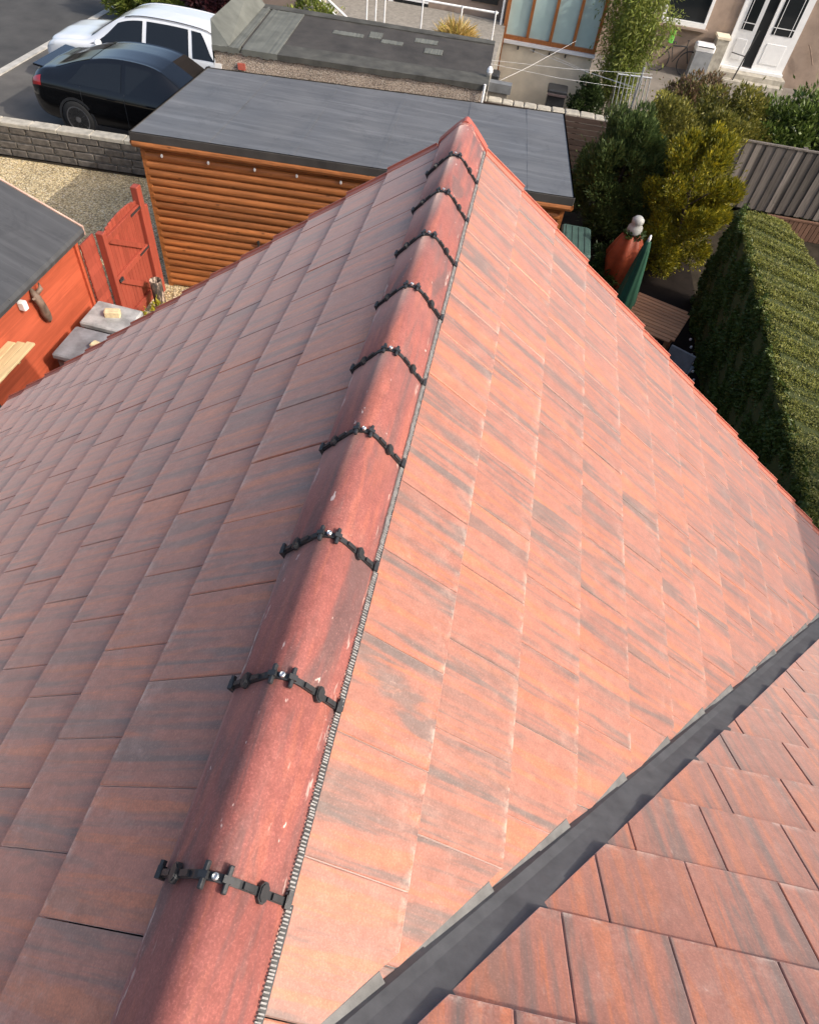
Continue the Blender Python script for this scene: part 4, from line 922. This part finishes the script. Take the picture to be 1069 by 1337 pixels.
P_, O_ = crown_pts((0, 0, 1.12), (0.16, 0.16, 0.07), 700, 20, 0.05, 55); link('leaves', leaf_mesh('leaves', P_, O_, 0.07, 0.04), LM['dark'], fg)
gl = empty('water_butt', (1.86, 11.75, 0)); tag(gl, 'ribbed dark green lid of a plastic tank beside the log cabin', 'tank')
grn = plain('green_plastic', (0.055, 0.10, 0.085), 0.5, var=0.2)
m = MB(); m.bevbox((0, 0, 0.38), (0.50, 1.0, 0.76), 0.05); link('body', m.mesh('body'), grn, gl)
m = MB(); m.bevbox((0, 0, 0.80), (0.56, 1.08, 0.08), 0.03); link('lid', m.mesh('lid'), grn, gl)
for i in range(4):
    m = MB(); m.bevbox((-0.18 + i * 0.12, 0, 0.845), (0.05, 0.96, 0.014), 0.005); link('rib', m.mesh('rib'), grn, gl)
ch = empty('garden_chair', (3.72, 9.0, 0), R(-30)); tag(ch, 'grey plastic garden chair tucked in the shade beside the wooden table', 'chair')
gp = plain('grey_plastic', (0.16, 0.17, 0.18), 0.5)
m = MB(); m.bevbox((0, 0, 0.43), (0.42, 0.42, 0.03), 0.01); link('seat', m.mesh('seat'), gp, ch)
m = MB(); m.bevbox((0, -0.2, 0.66), (0.42, 0.03, 0.42), 0.01); link('backrest', m.mesh('backrest'), gp, ch)
for sx in (-1, 1):
    for sy in (-1, 1):
        m = MB(); m.box((sx * .18, sy * .18, .21), (.035, .035, .42)); link('leg', m.mesh('leg'), gp, ch)
dk = empty('edging_lights', (4.2, 9.5, 0)); tag(dk, 'row of tiny white edging lights along the dark path by the hedge', 'lights')
for i in range(9):
    m = MB(); m.lathe((4.16 + 0.012 * i, 8.6 + i * 0.24, 0.0), [(0.022, 0.0), (0.022, 0.03), (0.012, 0.04)], 8); wp(m.build('light', lite), dk)

# ================================================================== cars
tyre_m = plain('tyre', (0.018, 0.018, 0.018), 0.85); rim_m = plain('alloy', (0.45, 0.45, 0.46), 0.3, metal=0.85, var=0.1, bump=0)
def paint(name, c, rough=0.25, coat=1.0):
    k = NT(name); k.b.inputs['Coat Weight'].default_value = coat; k.b.inputs['Coat Roughness'].default_value = 0.06
    f = k.noise(k.tc.outputs['Object'], 3.0, 3); return k.fin(k.ramp(f, [(0.3, tuple(x * 0.93 for x in c)), (0.7, c)]), rough, 0, 0.5 * coat)
gl_m = glass('car_glass', (0.010, 0.012, 0.014), 0.04); gl_m.node_tree.nodes['Principled BSDF'].inputs['Specular IOR Level'].default_value = 0.6; lamp_r = plain('tail_lamp', (0.35, 0.01, 0.012), 0.2, var=0.1, bump=0, coat=1.0); lamp_w = plain('head_lamp', (0.6, 0.62, 0.64), 0.15, var=0.1, bump=0, coat=1.0)
def car(name, label, loc, rz, st, pm, wheels, side_win, front, rear, tails, heads, spoiler=None, seams=(), rails=False):
    """st: stations (x, half width, sill z, waist z, top z, top half width); windows are panels a few mm proud of the body skin"""
    e = empty(name, loc, rz); tag(e, label, 'car')
    def ring(s):
        x, hw, zs, zw, zt, tw = s
        return [(0, zs - .02), (hw * .80, zs - .01), (hw * .95, zs + .03), (hw, zs + .24), (hw * .995, (zs + .24 + zw) / 2), (hw * .965, zw), (tw + .01, zt - .055), (tw * .86, zt - .012), (tw * .45, zt), (0, zt + .012)]
    RG = [[(s[0], y, z) for y, z in ring(s)] for s in st]; nu, nv = len(RG), len(RG[0])
    def cr(a, b, c, d, t): return [0.5 * (2 * q + (r_ - p) * t + (2 * p - 5 * q + 4 * r_ - w_) * t * t + (-p + 3 * q - 3 * r_ + w_) * t ** 3) for p, q, r_, w_ in zip(a, b, c, d)]
    def S(u, v):
        u = min(max(u, 0), nu - 1 - 1e-6); v = min(max(v, 0), nv - 1 - 1e-6); i, j = int(u), int(v)
        rows = []
        for k in (-1, 0, 1, 2):
            q = RG[min(max(i + k, 0), nu - 1)]; rows.append(cr(*[q[min(max(j + h, 0), nv - 1)] for h in (-1, 0, 1, 2)], v - j))
        return Vector(cr(*rows, u - i))
    ux = [s[0] for s in st]
    def U(x):
        for i in range(nu - 1):
            if ux[i] <= x <= ux[i + 1]: return i + (x - ux[i]) / (ux[i + 1] - ux[i])
        return 0 if x < ux[0] else nu - 1
    NU, NV = 60, 36; m = MB(); vs = []
    for i in range(NU + 1):
        for j in range(NV + 1): vs.append(S((nu - 1) * i / NU, (nv - 1) * j / NV))
    nn = len(vs); vs += [Vector((v.x, -v.y, v.z)) for v in vs]; W1 = NV + 1; fs = []
    for o_ in (0, nn):
        for i in range(NU):
            for j in range(NV): fs.append((o_ + i * W1 + j, o_ + i * W1 + j + 1, o_ + (i + 1) * W1 + j + 1, o_ + (i + 1) * W1 + j))
        fs.append(tuple(o_ + j for j in range(W1))); fs.append(tuple(o_ + NU * W1 + j for j in range(W1)))
    me = bpy.data.meshes.new('body'); me.from_pydata([tuple(v) for v in vs], [], fs)
    bm = bmesh.new(); bm.from_mesh(me); bmesh.ops.remove_doubles(bm, verts=bm.verts[:], dist=1e-4); bmesh.ops.recalc_face_normals(bm, faces=bm.faces[:]); bm.to_mesh(me); bm.free()
    me.polygons.foreach_set('use_smooth', [True] * len(me.polygons)); link('body', me, pm, e)
    def panel(nm, fn, mat, sides=(1, -1), lift=0.006, n=14, mv=8):
        """fn(s,t) -> (x, v) with s,t in 0..1"""
        for sd_ in sides:
            vs = []
            for i in range(n + 1):
                for j in range(mv + 1):
                    x, v = fn(i / n, j / mv); u = U(x); p = S(u, v); du = S(u + .02, v) - S(u - .02, v); dv = S(u, v + .05) - S(u, v - .05); nr = du.cross(dv)
                    if nr.length > 1e-9: nr.normalize()
                    c_ = p - Vector((p.x, 0, 0.7)); nr = -nr if nr.dot(c_) < 0 else nr
                    p = p + nr * lift; vs.append((p.x, p.y * sd_, p.z))
            m = MB(); m.add(vs, [(i * (mv + 1) + j, i * (mv + 1) + j + 1, (i + 1) * (mv + 1) + j + 1, (i + 1) * (mv + 1) + j) for i in range(n) for j in range(mv)]); link(nm, m.mesh(nm, True), mat, e)
    for (b0, b1, t0, t1) in side_win: panel('side_window', lambda s, t, b0=b0, b1=b1, t0=t0, t1=t1: ((b0 + (b1 - b0) * s) * (1 - t) + (t0 + (t1 - t0) * s) * t, 5.12 + 0.80 * t), gl_m)
    for nm, (x0, x1, v0) in (('windscreen', front), ('rear_window', rear)): panel(nm, lambda s, t, x0=x0, x1=x1, v0=v0: (x0 + (x1 - x0) * s, v0 + (9 - v0) * t), gl_m)
    for (x0, x1, v0, v1) in tails: panel('tail_light', lambda s, t, a=(x0, x1, v0, v1): (a[0] + (a[1] - a[0]) * s, a[2] + (a[3] - a[2]) * t), lamp_r, n=6, mv=4)
    for (x0, x1, v0, v1) in heads: panel('headlight', lambda s, t, a=(x0, x1, v0, v1): (a[0] + (a[1] - a[0]) * s, a[2] + (a[3] - a[2]) * t), lamp_w, n=6, mv=4)
    for xs_ in seams: panel('door_seam', lambda s, t, x=xs_: (x + 0.014 * s, 2.5 + 2.6 * t), M['black'], n=1, mv=8, lift=0.002)
    if rails: panel('roof_rail', lambda s, t: (0.45 + 2.1 * s, 6.12 + 0.10 * t), M['black'], n=12, mv=2, lift=0.025)
    wx = wheels
    for x in wx[:2]:
        for sd_ in (1, -1):
            y = sd_ * (st[4][1] - 0.10); MX = Matrix.Rotation(R(90), 3, 'X'); r_ = wx[2]
            t_ = link('wheel', MB().lathe((0, 0, 0), [(r_ * .62, -.11), (r_ * .93, -.115), (r_, -.08), (r_, .08), (r_ * .93, .115), (r_ * .62, .11)], 28, MX).mesh('tyre', True), tyre_m, e); t_.location = (x, y, r_)
            m = MB(); m.lathe((0, 0, 0), [(r_ * .70, -.112), (r_ * .70, .112), (r_ * .64, .112), (r_ * .64, -.112)], 28, MX)
            for k in range(10):
                a = k * math.pi / 5; m.box((math.cos(a) * r_ * .37, sd_ * .100, math.sin(a) * r_ * .37), (r_ * .58, .02, .035), Matrix.Rotation(-a, 3, 'Y'))
            m.lathe((0, sd_ * .10, 0), [(r_ * .16, -.015), (r_ * .16, .015)], 14, MX); link('rim', m.mesh('rim'), rim_m, t_)
            m = MB(); m.lathe((0, 0, 0), [(r_ * 1.13, -.112), (r_ * 1.13, .105), (r_ * 1.0, .105), (r_ * 1.0, -.112)], 28, MX); ar = link('wheel_arch', m.mesh('wheel_arch'), M['black'], e); ar.location = (x, y, r_ + .01)
    xm = side_win[-1][1] - 0.30 if front[1] > 2 else side_win[-1][1] - 0.3
    for sd_ in (1, -1):
        m = MB(); m.lathe((0, 0, 0), [(0.02, -.11), (.075, -.08), (.085, 0), (.075, .08), (.02, .11)], 12, Matrix.Rotation(R(90), 3, 'X')); o = link('mirror', m.mesh('mirror', True), pm, e); o.location = (xm, sd_ * (st[4][1] + .10), st[4][3] + .06); o.scale = (0.8, 1, 1)
    for (xh) in ((side_win[0][1] - .22), (side_win[-1][1] - .75)):
        for sd_ in (1, -1):
            m = MB(); m.bevbox((xh, sd_ * (st[4][1] + .002), st[4][3] - .10), (.20, .022, .03), .006); link('door_handle', m.mesh('door_handle'), pm, e)
    if spoiler:
        x, y, z = spoiler; m = MB(); m.bevbox((x, 0, z), (.26, y * 2, .035), .01, Matrix.Rotation(R(6), 3, 'Y')); link('spoiler', m.mesh('spoiler'), pm, e)
    m = MB()
    for sd_ in (1, -1): m.box(((wx[0] + wx[1]) / 2, sd_ * (st[4][1] - .03), .27), (wx[1] - wx[0] - .75, .06, .10))
    link('sill_trim', m.mesh('sill_trim'), M['black'], e); return e
ST1 = [(0.0, .74, .46, .78, .90, .60), (.06, .86, .38, .90, 1.04, .72), (.28, .94, .30, .98, 1.17, .76), (.62, .96, .27, 1.0, 1.24, .73), (1.15, .975, .26, 1.0, 1.40, .66), (1.75, .98, .25, .99, 1.52, .62), (2.35, .98, .25, .98, 1.545, .615), (2.85, .98, .25, .97, 1.49, .625), (3.25, .98, .25, .97, 1.30, .67), (3.62, .98, .26, .965, 1.09, .73), (4.15, .96, .27, .92, 1.01, .74), (4.55, .92, .30, .82, .92, .70), (4.72, .85, .36, .70, .78, .62), (4.78, .74, .42, .60, .66, .50)]
car('coupe_car', 'glossy black coupe-backed car parked beside the stone wall', (-10.02, 14.78, 0), R(-1), ST1, paint('black_paint', (0.004, 0.004, 0.0045), 0.2, 0.7), (1.02, 3.86, 0.365),
    [(0.95, 2.12, 1.28, 2.10), (2.22, 3.52, 2.20, 2.98)], (2.92, 3.62, 6.35), (0.62, 1.40, 6.4), [(0.03, 0.34, 4.6, 5.5)], [(4.45, 4.74, 4.6, 5.5)], (0.20, 0.66, 1.165), (1.22, 2.18, 3.45))
ST2 = [(0.0, .78, .42, .80, .95, .66), (.05, .88, .36, .95, 1.20, .72), (.18, .93, .31, 1.03, 1.32, .66), (.50, .945, .28, 1.04, 1.56, .59), (1.0, .95, .26, 1.03, 1.635, .575), (1.7, .95, .25, 1.02, 1.655, .57), (2.3, .95, .25, 1.01, 1.63, .575), (2.72, .95, .25, 1.005, 1.53, .60), (3.12, .95, .25, 1.0, 1.33, .645), (3.52, .95, .26, .99, 1.11, .72), (4.0, .94, .28, .96, 1.05, .74), (4.42, .90, .32, .88, .98, .70), (4.60, .82, .38, .74, .84, .62), (4.66, .70, .44, .62, .68, .5)]
car('estate_car', 'white estate car parked behind the black car', (-6.42, 17.15, 0), R(180), ST2, paint('white_paint', (0.72, 0.74, 0.76), 0.25), (0.86, 3.66, 0.36),
    [(0.40, 0.92, 0.78, 0.98), (1.00, 2.02, 1.06, 2.02), (2.12, 3.42, 2.12, 2.74)], (2.84, 3.46, 6.35), (0.06, 0.17, 6.4), [(0.05, 0.24, 4.5, 5.4)], [(4.30, 4.60, 4.7, 5.6)], None, (1.08, 2.07, 3.30), True)

# ================================================================== neighbouring house behind
M['cream'] = plain('cream_render', (0.70, 0.62, 0.48), 0.85, var=0.12, scale=3, bump=0.3, bscale=90)
M['brownrender'] = plain('brown_render', (0.30, 0.225, 0.175), 0.9, var=0.2, scale=2.5, bump=0.5, bscale=110)
M['frame'] = wood('brown_frame', (0.36, 0.13, 0.04), 0.25, (20, 20, 2), 0.4)
M['blind'] = plain('pale_blind', (0.42, 0.56, 0.53), 0.35, var=0.08, scale=2, spec=0.7, bump=0, coat=0.6)
M['dkglass'] = glass('dark_window', (0.015, 0.018, 0.02), 0.05)
nh = empty('neighbour_house', (4.5, 23, 0)); tag(nh, 'neighbouring house with brown-framed windows, brown rendered wall and white double doors', 'house')
def bx(name, c, d, mat, par, M3=None, bev=0):
    m = MB(); (m.bevbox(c, d, bev, M3) if bev else m.box(c, d, M3)); return wp(m.build(name, mat), par)
# window bay
bx('bay_wall', (0.74, 22.4, 0.72), (2.44, 4.2, 1.44), M['cream'], nh); bx('bay_roof', (0.74, 22.4, 3.3), (2.7, 4.5, 0.2), M['felt'], nh)
bx('sill', (0.74, 20.26, 1.47), (2.50, 0.14, 0.07), M['white'], nh)
for i in range(4):
    xa = -0.44 + i * 0.605
    bx('mullion', (xa, 20.33, 2.34), (0.075, 0.09, 1.72), M['frame'], nh)
    m = MB(); m.box((xa + 0.30, 20.36, 2.34), (0.53, 0.012, 1.66)); wp(m.build('pane', M['blind']), nh)
bx('mullion', (1.94, 20.33, 2.34), (0.08, 0.09, 1.72), M['frame'], nh); bx('bottom_rail', (0.74, 20.325, 1.55), (2.46, 0.10, 0.085), M['frame'], nh); bx('top_rail', (0.74, 20.325, 3.16), (2.46, 0.10, 0.09), M['frame'], nh)
bx('bay_side', (0.74, 22.4, 2.3), (2.40, 3.9, 1.8), M['cream'], nh)
for i in range(4): bx('hook', (-0.02 + i * 0.42, 20.24, 1.36), (0.035, 0.10, 0.05), M['black'], nh)
bx('downpipe', (-0.46, 20.18, 1.5), (0.07, 0.07, 3.0), M['frame'], nh); bx('downpipe', (-0.58, 20.2, 1.5), (0.05, 0.05, 3.0), M['white'], nh)
# brown rendered facade
bx('facade', (7.2, 26.45, 2.6), (10.4, 0.3, 5.2), M['brownrender'], nh)
bx('facade', (-4.2, 20.75, 2.6), (7.4, 0.3, 5.2), M['brownrender'], nh)
for z, h in ((1.23, 0.07), (2.3, 0.06)): bx('window_frame', (4.95, 26.24, z + (0.0)), (1.42, 0.12, h + .06), M['white'], nh)
for xx in (4.27, 5.62): bx('window_frame', (xx, 26.25, 1.77), (0.09, 0.10, 1.1), M['white'], nh)
bx('pane', (4.95, 26.285, 1.77), (1.3, 0.012, 1.02), M['dkglass'], nh); bx('window_sill', (4.95, 26.2, 1.13), (1.6, 0.2, 0.06), M['brownrender'], nh)
bx('door_frame', (7.55, 26.27, 2.52), (2.02, 0.10, 0.09), M['white'], nh)
for xx in (6.58, 8.52): bx('door_frame', (xx, 26.27, 1.42), (0.09, 0.10, 2.2), M['white'], nh)
bx('door_step', (7.55, 26.22, 0.32), (2.1, 0.2, 0.07), M['white'], nh)
bx('doorway', (7.3, 26.29, 1.42), (1.4, 0.01, 2.1), M['dkglass'], nh)
for xc, wd, ang in ((8.02, 0.92, 0), (6.92, 0.62, -8)):
    Mz = Matrix.Rotation(R(ang), 3, 'Z'); yy = 26.245
    dr = bx('door', (xc, yy, 1.42), (wd, 0.06, 2.12), M['white'], nh, Mz)
    m = MB(); m.box((xc, yy - 0.034, 1.86), (wd - 0.26, 0.012, 1.05), Mz); o = m.build('pane', M['dkglass']); o.parent = dr
    m = MB(); m.bevbox((xc, yy - 0.036, 0.82), (wd - 0.30, 0.02, 0.55), 0.004, Mz); m.box((xc, yy - 0.045, 1.52), (wd - 0.26, 0.012, 0.02), Mz); m.box((xc - (wd - .26) * .36, yy - 0.045, 1.86), (0.016, 0.012, 1.05), Mz); m.box((xc + (wd - .26) * .36, yy - 0.045, 1.86), (0.016, 0.012, 1.05), Mz)
    o = m.build('moulding', M['white']); o.parent = dr
bx('dark_door', (-3.0, 20.58, 2.35), (0.9, 0.05, 1.9), M['dkglass'], nh); bx('door_bar', (-3.0, 20.55, 2.0), (0.9, 0.04, 0.25), M['white'], nh); bx('window_frame', (-3.55, 20.56, 2.4), (0.12, 0.06, 2.0), M['white'], nh); bx('dark_window', (-1.1, 20.58, 2.7), (0.7, 0.05, 1.2), M['dkglass'], nh)
m = MB(); m.tube([(8.95, 26.2, 1.25), (9.05, 26.18, 1.15), (9.35, 26.18, 0.75)], 0.02, 6); wp(m.build('handrail', drift), nh)
stp = empty('door_steps', (7.5, 25.8, 0)); tag(stp, 'stone steps with a low side wall below the white double doors', 'steps')
bx('step', (7.5, 25.95, 0.14), (2.3, 0.42, 0.28), M['coping'], stp); bx('step', (7.6, 25.6, 0.07), (2.0, 0.30, 0.14), M['coping'], stp); bx('side_wall', (6.25, 25.95, 0.55), (0.36, 0.5, 1.1), M['coping'], stp); bx('side_cap', (6.25, 25.95, 1.13), (0.42, 0.56, 0.06), M['cream'], stp)
m = MB(); m.tube([(6.95, 25.55, 0.1), (7.15, 25.6, 1.5)], 0.022, 6); m.tube([(6.6, 25.6, 0.85), (7.06, 25.58, 0.80)], 0.015, 6); wp(m.build('handrail', M['black']), stp)
un = empty('barbecue', (5.75, 25.6, 0)); tag(un, 'pale grey metal barbecue beside the door steps', 'barbecue')
bx('cabinet', (5.75, 25.6, 0.38), (0.55, 0.45, 0.76), gmet, un); bx('hood', (5.75, 25.62, 0.86), (0.6, 0.42, 0.18), M['white'], un, None, 0.04); m = MB(); m.tube([(5.5, 25.37, 0.9), (6.0, 25.37, 0.9)], 0.015, 6); wp(m.build('handle', M['black']), un)
bk = empty('bicycle', (4.9, 25.6, 0)); tag(bk, 'black bicycle with a bright green bag leaning below the kitchen window', 'bicycle')
for xx in (4.45, 5.4):
    m = MB(); pts = [(xx + 0.33 * math.cos(t), 25.62, 0.34 + 0.33 * math.sin(t)) for t in [2 * math.pi * i / 24 for i in range(25)]]; m.tube(pts, 0.02, 6, False); wl_ = wp(m.build('wheel', M['black']), bk)
m = MB(); m.tube([(4.45, 25.62, .34), (4.75, 25.6, .75), (5.2, 25.6, .78), (5.4, 25.62, .34)], .02, 6); m.tube([(4.75, 25.6, .75), (4.9, 25.6, .32), (5.2, 25.6, .78)], .02, 6); m.tube([(5.2, 25.6, .78), (5.18, 25.6, .95), (5.18, 25.4, .98)], .015, 6); wp(m.build('frame', M['black']), bk)
bx('saddle', (4.73, 25.6, .84), (.24, .12, .05), M['black'], bk, None, .015); bx('bag', (4.62, 25.55, 1.0), (.16, .16, .34), plain('lime', (0.12, 0.45, 0.06), 0.6), bk, None, .03)
# terrace behind the garage
te = empty('terrace', (-3, 18, 0)); tag(te, 'raised grey terrace with white metal railings behind the garage', 'terrace')
bx('platform', (-2.9, 18.3, 0.9), (4.9, 4.5, 1.8), M['mortar'], te)
m = MB(); m.tube([(-5.2, 17.0, 2.75), (-0.55, 17.45, 2.66)], 0.022, 8); wp(m.build('rail', M['white']), te)
for xx in (-3.45, -3.25, -3.05, -2.22, -1.35, -0.6):
    m = MB(); m.tube([(xx, 17.2 + (xx + 3) * .09, 1.78), (xx, 17.2 + (xx + 3) * .09, 2.70)], 0.018, 6); wp(m.build('post', M['white']), te)
for i in range(6): bx('stair_tread', (-4.2 - i * .28, 17.6, 1.85 + i * .17), (0.30, 0.9, 0.05), M['coping'], te)
m = MB(); m.tube([(-3.6, 17.1, 2.0), (-5.4, 17.1, 3.1)], .025, 6); m.tube([(-3.6, 17.1, 1.85), (-5.4, 17.1, 2.95)], .02, 6); wp(m.build('stair_rail', M['white']), te)
og = empty('ornamental_grass', (-1.32, 16.55, 1.8)); tag(og, 'straw-coloured ornamental grass on the terrace behind the garage', 'grass')
g = np.random.default_rng(4); n = 2600; a = g.uniform(0, 6.28, n); r_ = g.uniform(0.1, 0.55, n); P_ = np.stack([r_ * .6 * np.cos(a), r_ * .6 * np.sin(a), g.uniform(0.12, 0.55, n) * (1.1 - r_)], 1); D_ = np.stack([np.cos(a) * .7, np.sin(a) * .7, .75 - r_ * 1.3], 1)
og.location.z = 1.9; link('blades', leaf_mesh('blades', P_, D_, 0.34, 0.028, 0.3), LM['straw'], og)
m = MB(); m.lathe((0, 0, -0.1), [(.2, 0), (.26, .26), (.22, .26)], 14); link('pot', m.mesh('pot', True), terra, og)
# washing lines, trough, bin
wsh = empty('washing_lines', (1.2, 17.2, 0)); tag(wsh, 'thin white washing lines strung across the neighbouring yard', 'washing line')
for a_, b_ in (((-0.66, 16.9, 1.92), (3.05, 17.0, 2.18)), ((-0.66, 16.9, 1.30), (1.4, 19.6, 1.9)), ((0.3, 18.8, 1.75), (2.75, 17.1, 1.86)), ((-0.6, 16.9, 1.86), (2.75, 17.2, 1.78)), ((0.9, 18.8, 1.7), (2.75, 17.1, 1.84))):
    m = MB(); mid = [(a_[i] + b_[i]) / 2 - (0.04 if i == 2 else 0) for i in range(3)]; m.tube([a_, mid, b_], 0.0032, 5); wp(m.build('line', M['white']), wsh)
for x_, y_, h in ((-0.66, 16.9, 2.3), (2.85, 17.1, 2.25)):
    m = MB(); m.tube([(x_, y_, 0), (x_, y_, h)], 0.025, 8); wp(m.build('post', gmet), wsh)
bn = empty('wheelie_bin', (1.22, 19.4, 0)); tag(bn, 'black bin standing against the cream wall under the brown-framed windows', 'bin')
m = MB(); m.box((1.22, 19.4, 0.42), (0.46, 0.5, 0.80)); wp(m.build('body', M['black']), bn); bx('lid', (1.22, 19.4, 0.86), (0.52, 0.56, 0.07), M['black'], bn, None, .02); bx('rim', (1.22, 19.12, 0.80), (0.5, 0.04, 0.05), M['binbody'], bn)
bx_t = empty('trough_planter', (-0.3, 16.75, 0)); tag(bx_t, 'long grey trough standing behind the boundary wall beside the garage', 'planter')
bx('trough', (-0.3, 16.72, 1.5), (0.72, 0.22, 0.18), gp, bx_t); bx('stand', (-0.3, 16.72, 0.70), (0.6, 0.16, 1.40), M['mortar'], bx_t)
wbs = MB(); wbs.bevbox((-0.45, 17.3, 0.8), (0.35, 0.4, 1.6), 0.03); o = wbs.build('tall_box', M['black']); tag(o, 'tall black box between the garage and the neighbouring house', 'cabinet')

# ================================================================== unseen house added on the right so its eaves shade the lower tiles
n2 = empty('shade_caster_house', (10.5, -1, 0)); tag(n2, 'unseen tall house added beyond the hedge to shade the lower roof tiles', 'house')
bx('wall', (10.6, -1.2, 2.85), (5.6, 10.2, 5.7), M['cream'], n2)
XE, ZE = 7.55, 5.83; XR = 10.6; ZR = ZE + 0.62 * (XR - XE)
m = MB(); prof = [(XE, ZE), (XR, ZR), (2 * XR - XE, ZE), (2 * XR - XE, ZE - .12), (XE, ZE - .12)]; n = len(prof)
m.add([(x, y, z) for y in (-6.6, 3.95) for x, z in prof], [(i, (i + 1) % n, n + (i + 1) % n, n + i) for i in range(n)] + [tuple(range(n)), tuple(range(2 * n - 1, n - 1, -1))]); wp(m.build('roof', M['felt']), n2)
for y in (-4, -1, 2):
    for z in (1.5, 4.2): bx('window', (7.79, y, z), (0.06, 1.1, 1.2), M['dkglass'], n2)
